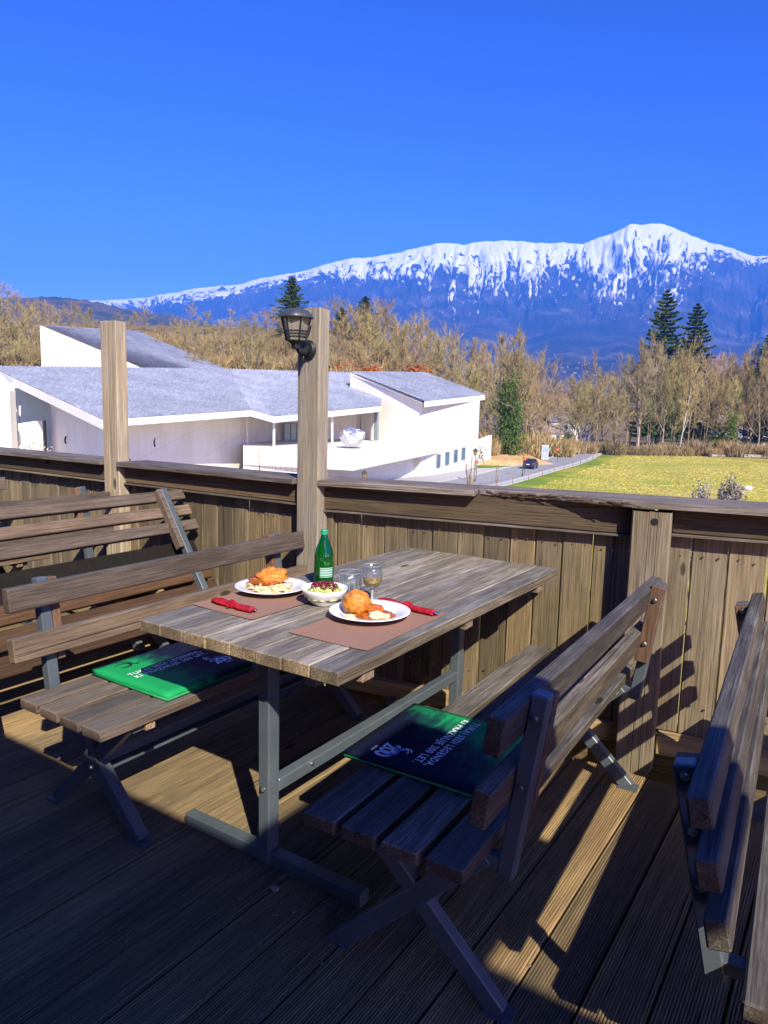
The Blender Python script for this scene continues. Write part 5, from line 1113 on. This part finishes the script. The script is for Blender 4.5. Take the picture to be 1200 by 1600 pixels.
# ------------------------------------------------------------------ street furniture, car, houses
M['lamp_grey'] = plain('lamp_post_paint', (0.09,0.085,0.075), 0.5, 0.3)
M['amber'] = plain('amber_glass', (0.55,0.30,0.04), 0.2, 0, 0.6, 5.0, 0.2, 0)
def street_lamp(label, lat, dep, H, hs=1.0):
    t = thing('street_lamp', label, 'street lamp', VF(lat, dep, float(ground_z(lat, dep))-0.02), 0.3, 'lanterns along the road')
    part('pole', MB().tube([(0,0,0),(0,0,0.5),(0,0,0.52),(0,0,H-0.75*hs)], [0.11,0.10,0.06,0.05], 10), M['lamp_grey'], t)
    part('glass', MB().lathe([(0.09*hs,H-0.72*hs),(0.22*hs,H-0.28*hs)], 6), M['amber'], t)
    part('roof', MB().lathe([(0.30*hs,H-0.30*hs),(0.27*hs,H-0.24*hs),(0.10*hs,H-0.06*hs),(0.03*hs,H),(0.0,H)], 6).lathe([(0.0,H-0.27*hs),(0.29*hs,H-0.30*hs)], 6), M['lamp_grey'], t)
    mb = MB()
    for k in range(6): a = k*math.pi/3; mb.bar((0.095*hs*math.cos(a),0.095*hs*math.sin(a),H-0.73*hs), (0.225*hs*math.cos(a),0.225*hs*math.sin(a),H-0.28*hs), 0.03*hs, 0.03*hs)
    mb.lathe([(0.0,H-0.75*hs),(0.10*hs,H-0.74*hs),(0.10*hs,H-0.70*hs),(0.0,H-0.70*hs)], 6); part('lantern_frame', mb, M['lamp_grey'], t)
street_lamp('street lamp beside the driveway near the museum corner', 11.4, 93.5, 4.4, 1.25)
street_lamp('street lamp on the far pavement between the car and the meadow', at_angle(821, 104), 104, 3.9, 1.2)
street_lamp('lantern with amber glass just showing above the fence in front of the terrace', at_angle(571, 42), 42, rise(571, 734, 42)+7.8, 0.62)

def car(label, loc, rz):
    t = thing('car', label, 'car', loc, rz)
    paint = plain('dark_blue_paint', (0.018,0.03,0.065), 0.25, 0.2, 0.6, 3.0, 0.1, 0); glass = plain('car_glass', (0.02,0.03,0.035), 0.06, 0, 0.7, 3.0, 0.1, 0); tyre = plain('tyre', (0.02,0.02,0.02), 0.9)
    prof = [(-2.05,0.42),(-2.1,0.75),(-2.02,0.98),(-1.85,1.05),(-1.55,1.50),(-1.2,1.60),(0.35,1.58),(0.75,1.45),(1.25,1.02),(1.95,0.88),(2.12,0.70),(2.1,0.40),(1.75,0.30),(-1.8,0.30)]   # rear at -y
    V = []; n = len(prof)
    for x in (-0.86,-0.80,0.80,0.86):
        for (y, z) in prof:
            tuck = 0.16*max(0, (z-1.0)/0.6); xx = x - math.copysign(tuck, x); k = 0.97 if abs(x) > 0.85 else 1.0; V.append((xx, y*k, 0.95+(z-0.95)*k))
    F = [(i*n+j, i*n+(j+1) % n, (i+1)*n+(j+1) % n, (i+1)*n+j) for i in range(3) for j in range(n)] + [tuple(range(n)), tuple(range(4*n-1, 3*n-1, -1))]
    part('body', MB().add(V, F), paint, t, bevel=0.02, smooth=False)
    part('rear_window', MB().add([(-0.62,-1.87,1.10),(0.62,-1.87,1.10),(0.54,-1.61,1.46),(-0.54,-1.61,1.46),(-0.62,-1.80,1.10),(0.62,-1.80,1.10),(0.54,-1.54,1.46),(-0.54,-1.54,1.46)], [(0,1,2,3),(0,4,5,1),(1,5,6,2),(2,6,7,3),(3,7,4,0),(7,6,5,4)]), glass, t)
    for s in (-1, 1):
        part('side_window', MB().add([(s*0.845,-1.55,1.08),(s*0.845,0.95,1.08),(s*0.745,0.50,1.45),(s*0.735,-1.35,1.48),(s*0.80,-1.55,1.08),(s*0.80,0.95,1.08),(s*0.70,0.50,1.45),(s*0.69,-1.35,1.48)], [(0,1,2,3),(0,4,5,1),(1,5,6,2),(2,6,7,3),(3,7,4,0),(7,6,5,4)]), glass, t)
        part('tail_light', MB().box(s*0.72-0.11, s*0.72+0.11, -2.125, -2.03, 0.84, 1.02), plain('tail_light', (0.5,0.02,0.02), 0.2), t, bevel=0.02)
        for y in (-1.3, 1.35):
            w_ = part('wheel', MB().tube([(s*0.66,y,0.32),(s*0.87,y,0.32)], 0.32, 20), tyre, t, bevel=0.03); part('rim', MB().tube([(s*0.868,y,0.32),(s*0.882,y,0.32)], 0.19, 14), M['steel'], w_)
    part('windscreen', MB().add([(-0.68,1.18,1.07),(0.68,1.18,1.07),(0.60,0.80,1.42),(-0.60,0.80,1.42)], [(0,1,2,3)]), glass, t)
    part('bumper', MB().box(-0.82, 0.82, -2.16, -2.0, 0.36, 0.60), paint, t, bevel=0.04); part('number_plate', MB().box(-0.26, 0.26, -2.135, -2.095, 0.70, 0.82), M['fascia'], t)
    return t
pc = VF(at_angle(837, 118.5)-0.4, 118.5, -7.735); car('dark blue hatchback driving away on the road, seen from behind', pc, math.atan2(math.cos(YAW)*38+math.sin(YAW)*16.0, math.cos(YAW)*16.0-math.sin(YAW)*38)-math.pi/2)

# meadow fence of thin stakes and two wires
wf = thing('wire_fence', 'thin wire fence on stakes between the road and the meadow', 'fence', VF(17, 92, -7.8)); o0 = VF(17, 92, -7.8)
stk = MB().tube([(0,0,-0.1),(0,0,1.15)], 0.045, 5).mesh('stake'); stk.materials.append(M['bark']); pts = []
sl = [q for q in road_c if 84 < q.y < 160]
for i in range(0, len(sl), 3):
    q = sl[i]; d = (sl[min(i+1,len(sl)-1)]-sl[max(i-1,0)]).normalized(); e = q + Vector((d.y, -d.x))*5.2; p = VF(e.x, e.y, float(ground_z(e.x, e.y))) - o0; link('stake', stk, None, wf, p, (random.uniform(-0.04,0.04), random.uniform(-0.04,0.04), 0)); pts.append(p)
for z in (0.5, 1.0): part('wire', MB().tube([p+Vector((0,0,z)) for p in pts], 0.012, 4), M['lamp_grey'], wf)
# notice board and little red signs
nb = thing('notice_board', 'tall pale blue notice board on two legs beside the road', 'sign', VF(at_angle(855, 133), 133, float(ground_z(at_angle(855,133), 133))), YAW-0.15)
part('panel', MB().box(-0.62, 0.62, -0.05, 0.05, 0.6, 3.2), plain('pale_blue_panel', (0.50,0.56,0.66), 0.5), nb); part('picture', MB().box(-0.52, 0.52, -0.062, -0.052, 1.9, 3.0), plain('blue_picture', (0.33,0.42,0.60), 0.4, 0, 0.5, 2.0, 0.4), nb); part('picture', MB().box(-0.52, 0.52, -0.062, -0.052, 0.75, 1.75), plain('grey_picture', (0.40,0.46,0.56), 0.4, 0, 0.5, 2.0, 0.4), nb)
for s in (-1, 1): part('leg', MB().box(s*0.55-0.05, s*0.55+0.05, -0.04, 0.04, -0.1, 0.598), M['frame'], nb)
for px, dep, z, lb in ((748, 95, 2.5, 'small red round sign beside the street lamp by the driveway'), (824, 108, 2.3, 'small red round sign beside the street lamp near the car'), (875, 134, 2.4, 'small red round sign right of the notice board')):
    t = thing('road_sign', lb, 'sign', VF(at_angle(px, dep), dep, float(ground_z(at_angle(px, dep), dep))), YAW)
    part('pole', MB().tube([(0,0.03,-0.1),(0,0.03,z)], 0.04, 6), M['lamp_grey'], t); part('disc', MB().tube([(0,-0.025,z),(0,0.0,z)], 0.26, 18), plain('red_sign', (0.60,0.13,0.05), 0.5), t)

def house(label, px, dep, w, d, h, roofh, mat, roofmat, rz=0.0, small=False, z=None, group=None):
    lat = at_angle(px, dep); gz = float(ground_z(lat, dep)) if z is None else z
    t = thing('house', label, 'house', VF(lat, dep, gz), YAW+rz, group)
    part('wall', MB().box(-w/2, w/2, -d/2, d/2, -3, h), mat, t)
    part('roof', MB().add([(-w/2-0.4,-d/2-0.4,h-0.1),(w/2+0.4,-d/2-0.4,h-0.1),(w/2+0.4,d/2+0.4,h-0.1),(-w/2-0.4,d/2+0.4,h-0.1),(-w/2-0.4,0,h+roofh),(w/2+0.4,0,h+roofh)], [(0,1,5,4),(2,3,4,5),(0,4,3),(1,2,5),(3,2,1,0)]), roofmat, t)
    if not small:
        for i in range(int(w//3)):
            x = -w/2+1.5+i*3.0
            for zz_ in ([1.2, 4.0] if h > 5 else [1.2]):
                if zz_+1.4 < h: o = part('window', MB().box(x-0.6, x+0.6, -d/2-0.06, -d/2-0.01, zz_, zz_+1.3), M['frame'], t); part('pane', MB().box(x-0.5, x+0.5, -d/2-0.08, -d/2-0.065, zz_+0.1, zz_+1.2), M['pane'], o)
    return t
rb = plain('brown_roof', (0.16,0.09,0.06), 0.8, 0, 0.3, 1.0); rg = plain('grey_roof', (0.24,0.24,0.25), 0.8, 0, 0.3, 1.0)
house('white flat roofed house with wide windows beyond the road bend', 893, 232, 11, 8, 5.8, 0.5, M['fascia'], rg, 0.1)
house('narrow white house left of the yellow green bush beyond the road bend', 872, 226, 6, 7, 6.2, 1.5, M['fascia'], rg, 0.1)
house('low house with a pale brown roof in the bushes left of the white houses', 853, 218, 10, 7, 3.0, 2.2, M['white'], plain('pale_brown_roof', (0.33,0.26,0.20), 0.8), 0.2)
house('low house with a grey roof half hidden in the bushes left of the road', 833, 224, 8, 7, 3.8, 2.4, M['white'], rb, 0.2)
house('white house seen through the bare trees right of the dark evergreen', 1150, 232, 12, 9, 6.5, 3, M['fascia'], rg, -0.1)
house('white cottage behind the evergreen bush in the meadow wood', 1120, 222, 9, 8, 5.0, 2.5, M['fascia'], rb, 0.1)
house('pale house at the far right behind the bare trees', 1182, 230, 9, 8, 6.0, 2.5, M['fascia'], rb, 0.1)

# fallen trunk, log heap, stones on the meadow
M['logwood'] = plain('pale_log', (0.36,0.31,0.25), 0.9, 0, 0.2, 3.0, 0.3)
def gp(px, dep, dz=0.0): lat = at_angle(px, dep); return VF(lat, dep, float(ground_z(lat, dep))+dz)
o = part('fallen_trunk', MB().tube([gp(1116,163,0.3), gp(1124,164,0.35), gp(1138,165,0.25)], [0.38,0.30,0.2], 10), M['logwood']); tag(o, 'pale fallen trunk lying at the far edge of the meadow', 'log')
G5 = 'logs of the heap at the far edge of the meadow'
for i in range(9):
    p = gp(1168+(i % 5)*6, 164+(i % 2), 0.2+0.3*(i//5)); q = p + Vector((random.uniform(1.5,3), random.uniform(0.5,1.6), random.uniform(-0.05,0.1)))
    tag(part('log', MB().tube([p, q], 0.2, 8), M['logwood']), 'one of the grey logs heaped at the far right edge of the meadow', 'log', G5)
for px, dep, s, lb in ((1179, 84, 0.55, 'larger pale boulder on the mound in the meadow'), (1172, 82, 0.33, 'smaller pale boulder left of the larger one on the mound')):
    o = part('boulder', blob(px, s, s*0.8, s*0.7, 0.3, 1.5, 14, 9), plain('boulder_stone', (0.55,0.51,0.44), 0.9), None, gp(px, dep, 0.15), smooth=True); tag(o, lb, 'boulder')

# ------------------------------------------------------------------ wooded hill on the left and the mountain range
def terrain_strip(name, pxs, top_y, d0, d1, z0, mat, nrow, bumps, seed, back=0.25, shape=0.8):
    a_, t_ = aim(pxs, top_y); pxs = 600+F_*a_; top_y = 640-F_*t_; cols = np.linspace(pxs[0], pxs[-1], 420); ty = np.interp(cols, pxs, top_y); t = np.linspace(0, 1+back, nrow)
    T, C = np.meshgrid(t, cols, indexing='ij'); dep = d0+(d1-d0)*T; zr = 1.41+(640-ty[None,:])/F_*d1
    s = np.where(T <= 1, T**shape, 1-(T-1)*1.2); z = z0+(zr-z0)*s; lat = (C-600)/1150.14*dep
    z = z + bumps*(fbm(lat/28+seed, dep/28, 4)-0.5)*2 + bumps*0.8*(vnoise(lat/9, dep/9)-0.5)
    v = vf(lat, dep, z).reshape(-1, 3); q = np.arange(nrow*420).reshape(nrow, 420); f = np.stack([q[:-1,:-1], q[:-1,1:], q[1:,1:], q[1:,:-1]], -1).reshape(-1, 4)
    return tag(link(name, fast_mesh(name, v, f, False), mat), kind='structure')
m, n, b = newmat('hill_forest'); tc = N(n, 'ShaderNodeTexCoord'); f1 = noise_at(n, tc.outputs['Object'], 0.006, 5, 0.6); f2 = noise_at(n, tc.outputs['Object'], 0.09, 5, 0.7)
r1 = ramp(n, [(0.42, (0.035,0.055,0.025)), (0.56, (0.13,0.095,0.055))]); n.links.new(f1, r1.inputs[0]); r2 = ramp(n, [(0.3,0.4),(0.65,1.25)]); n.links.new(f2, r2.inputs[0])
n.links.new(mixc(n, 1.0, r1.outputs[0], r2.outputs[0], 'MULTIPLY'), b.inputs['Base Color']); b.inputs['Roughness'].default_value = 0.95; bump(n, b, f2, 1.0, 6.0)
terrain_strip('hill', [-420,-200,-60,0,60,110,150,200,260,330,420], [438,447,460,466,464,467,473,484,494,506,540], 1300, 3000, 30, m, 90, 10.0, 5)

sky_x = [-900,-500,-200,0,100,180,230,265,300,345,372,400,430,470,500,540,570,600,650,680,700,725,742,760,800,840,880,910,935,960,972,985,1000,1020,1035,1050,1080,1110,1150,1170,1230,1300,1500,2000]
sky_y = [500,480,476,474,471,468,465,458,452,446,445,437,430,424,416,405,402,399,388,381,379,382,378,377,376,380,379,382,372,363,358,350,351,349,350,355,367,379,390,398,404,410,400,430]
snow_x = [-900,0,180,300,372,400,450,500,560,620,680,730,780,840,900,950,1000,1050,1090,1130,1160,1200,2000]
snow_y = [484,482,474,460,453,443,437,430,427,424,430,432,424,424,412,426,420,418,408,400,396,408,440]
def survey(xs, ys): a_, t_ = aim(xs, ys); return 600+F_*a_, 640-F_*t_
sky_x, sky_y = survey(sky_x, sky_y); snow_x, snow_y = survey(snow_x, snow_y)
NC, NR = 1300, 300
cols = np.linspace(-450, 1650, NC); ty = np.interp(cols, sky_x, sky_y) + 1.6*(fbm(cols/14.0, cols*0+2, 4)-0.5)*2
D0, D1 = 3000.0, 10500.0; t = np.concatenate([np.linspace(0, 1, NR-30)**0.8, 1+np.linspace(0.01, 0.22, 30)])
T, C = np.meshgrid(t, cols, indexing='ij'); dep = D0+(D1-D0)*T
hz = 640.0+0*C; zr = (hz-ty[None,:])/1150.14*D1; zb = (hz-592)/1150.14*D0
# the image height rises steadily from the foot to the ridge: steepening slopes, foothills first
ang0 = (hz-592)/1150.14; ang1 = (hz-ty[None,:])/1150.14
s = np.where(T <= 1, 0.62*T**0.9+0.38*T**2.2, 1.0); z = (ang0+(ang1-ang0)*s)*dep
z = np.where(T > 1, zr - (T-1)*4200, z)
wx = C/70.0; warp = 3.2*(fbm(wx, T*3.0, 4)-0.5); warp2 = 1.6*(fbm(C/25.0+9, T*6.0+3, 3)-0.5)
rid = 1-np.abs(2*fbm(C/46.0+warp, T*2.2, 4)-1); rid2 = 1-np.abs(2*fbm(C/15.0+warp*2+warp2, T*5, 3)-1); rid3 = 1-np.abs(2*vnoise(C/4.5+warp*4+warp2*3, T*13)-1)
hi = np.clip((T-0.40)/0.35, 0, 1)*np.clip((1.01-T)*7, 0, 1)
z = z + hi*(300*(rid-0.75) + 150*(rid2-0.7) + 45*(rid3-0.5))
z = z + 150*(fbm(C/80+3, dep/1500, 5)-0.5)*np.clip((1-T)*2.2,0,1)
z = np.where(T <= 1, np.minimum(z, (ang1-(ang1-ang0)*0.22*(1-T))*dep), z)
py = hz - z/dep*1150.14                                     # height on the face, as seen from the valley
snl = np.interp(C, snow_x, snow_y); span = np.clip(snl - ty[None,:], 10, None)
depth_below = (py-ty[None,:])/span                         # 0 at the ridge, 1 at the lower limit of the snow
fall = np.clip(depth_below, 0, 3)
fan = (fbm(C/34.0+70, 0*C+1, 3)-0.5)*2; Cf = C + fall*(46*fan + 9*(fbm(C/11.0+13, T*4, 2)-0.5)*2)
stre = fbm(Cf/4.6+warp*1.2+warp2*1.4, fall*2.3+5, 5, 0.66); fine = fbm(Cf/1.7+warp2*3, fall*7, 2); tong = fbm(C/9.0+warp*2.2+40, fall*0.35, 2)
snow = 1.02 - fall*0.62 + np.clip(fall*3.6,0,1)*(2.6*(stre-0.5) + 1.5*(fine-0.5) + 0.5*(rid2-0.75)) + 3.2*np.clip(tong-0.66,0,1)*np.clip(fall,0,1.8)*np.clip(2.4-fall,0,1)
snow = np.where(T > 1, 1.0, snow)
mv = vf((C-600)/1150.14*dep, dep, z+1.4).reshape(-1, 3); q = np.arange(NR*NC).reshape(NR, NC); mf = np.stack([q[:-1,:-1], q[:-1,1:], q[1:,1:], q[1:,:-1]], -1).reshape(-1, 4)
me = fast_mesh('mountain', mv, mf, True, snow, 'snow'); a = me.attributes.new('height', 'FLOAT', 'POINT'); a.data.foreach_set('value', depth_below.astype(np.float32).ravel())
m, n, b = newmat('mountain_rock_and_snow'); tc = N(n, 'ShaderNodeTexCoord'); P_ = tc.outputs['Object']
at = N(n, 'ShaderNodeAttribute', attribute_name='snow'); ah = N(n, 'ShaderNodeAttribute', attribute_name='height')
f1 = noise_at(n, P_, 0.016, 6, 0.72); f2 = noise_at(n, P_, 0.0022, 5, 0.6)
ad = N(n, 'ShaderNodeMath', operation='MULTIPLY_ADD'); ad.inputs[1].default_value = 0.6; n.links.new(f1, ad.inputs[0]); n.links.new(at.outputs['Fac'], ad.inputs[2])
rs_ = ramp(n, [(0.66, 0.0), (0.76, 0.6), (0.88, 1.0)]); n.links.new(ad.outputs[0], rs_.inputs[0])
rk = ramp(n, [(0.40, (0.025,0.035,0.022)), (0.55, (0.07,0.062,0.05)), (0.68, (0.18,0.165,0.155))]); n.links.new(f2, rk.inputs[0])
rw = ramp(n, [(0.3, 0.55), (0.7, 1.2)]); n.links.new(f1, rw.inputs[0]); rock = mixc(n, 1.0, rk.outputs[0], rw.outputs[0], 'MULTIPLY')
n.links.new(mixc(n, rs_.outputs[0], rock, (0.95,0.95,0.96)), b.inputs['Base Color']); b.inputs['Roughness'].default_value = 0.9; b.inputs['Specular IOR Level'].default_value = 0.1
bump(n, b, f1, 0.6, 30.0)
tag(link('mountain', me, m), kind='structure')
# distant village at the foot of the mountain
rnv = random.Random(9); MZ = {}
def mountain_z(px, d):
    px = 600+F_*float(aim(px, 580)[0]); j = int(np.argmin(np.abs(cols-px))); i = int(np.argmin(np.abs(dep[:, j]-d))); return float(z[i, j]+1.4)
M['village'] = plain('village_wall', (0.30,0.29,0.27), 0.9)
for i in range(18):
    px = rnv.gauss(892, 34); d = rnv.uniform(3060, 3900)
    house('tiny white house of the far village below the mountain', px, d, rnv.uniform(6,15), 7, rnv.uniform(3,6), 3, M['village'], rb if i % 2 else rg, rnv.uniform(-0.6,0.6), True, mountain_z(px, d)+2, 'houses of the far village')

# ------------------------------------------------------------------ the air
m = bpy.data.materials.new('haze'); m.use_nodes = True; n = m.node_tree; n.nodes.clear(); out = N(n, 'ShaderNodeOutputMaterial'); pv = N(n, 'ShaderNodeVolumePrincipled')
pv.inputs['Color'].default_value = (0.07, 0.29, 1.0, 1); pv.inputs['Density'].default_value = 1.15e-4; pv.inputs['Anisotropy'].default_value = -0.2; n.links.new(pv.outputs[0], out.inputs['Volume'])
hb = MB().box(-26000, 26000, -2000, 16000, -12.0, 2850)
hz_o = tag(part('haze', hb, m), kind='stuff')
hz_o.rotation_euler = (0, 0, YAW)
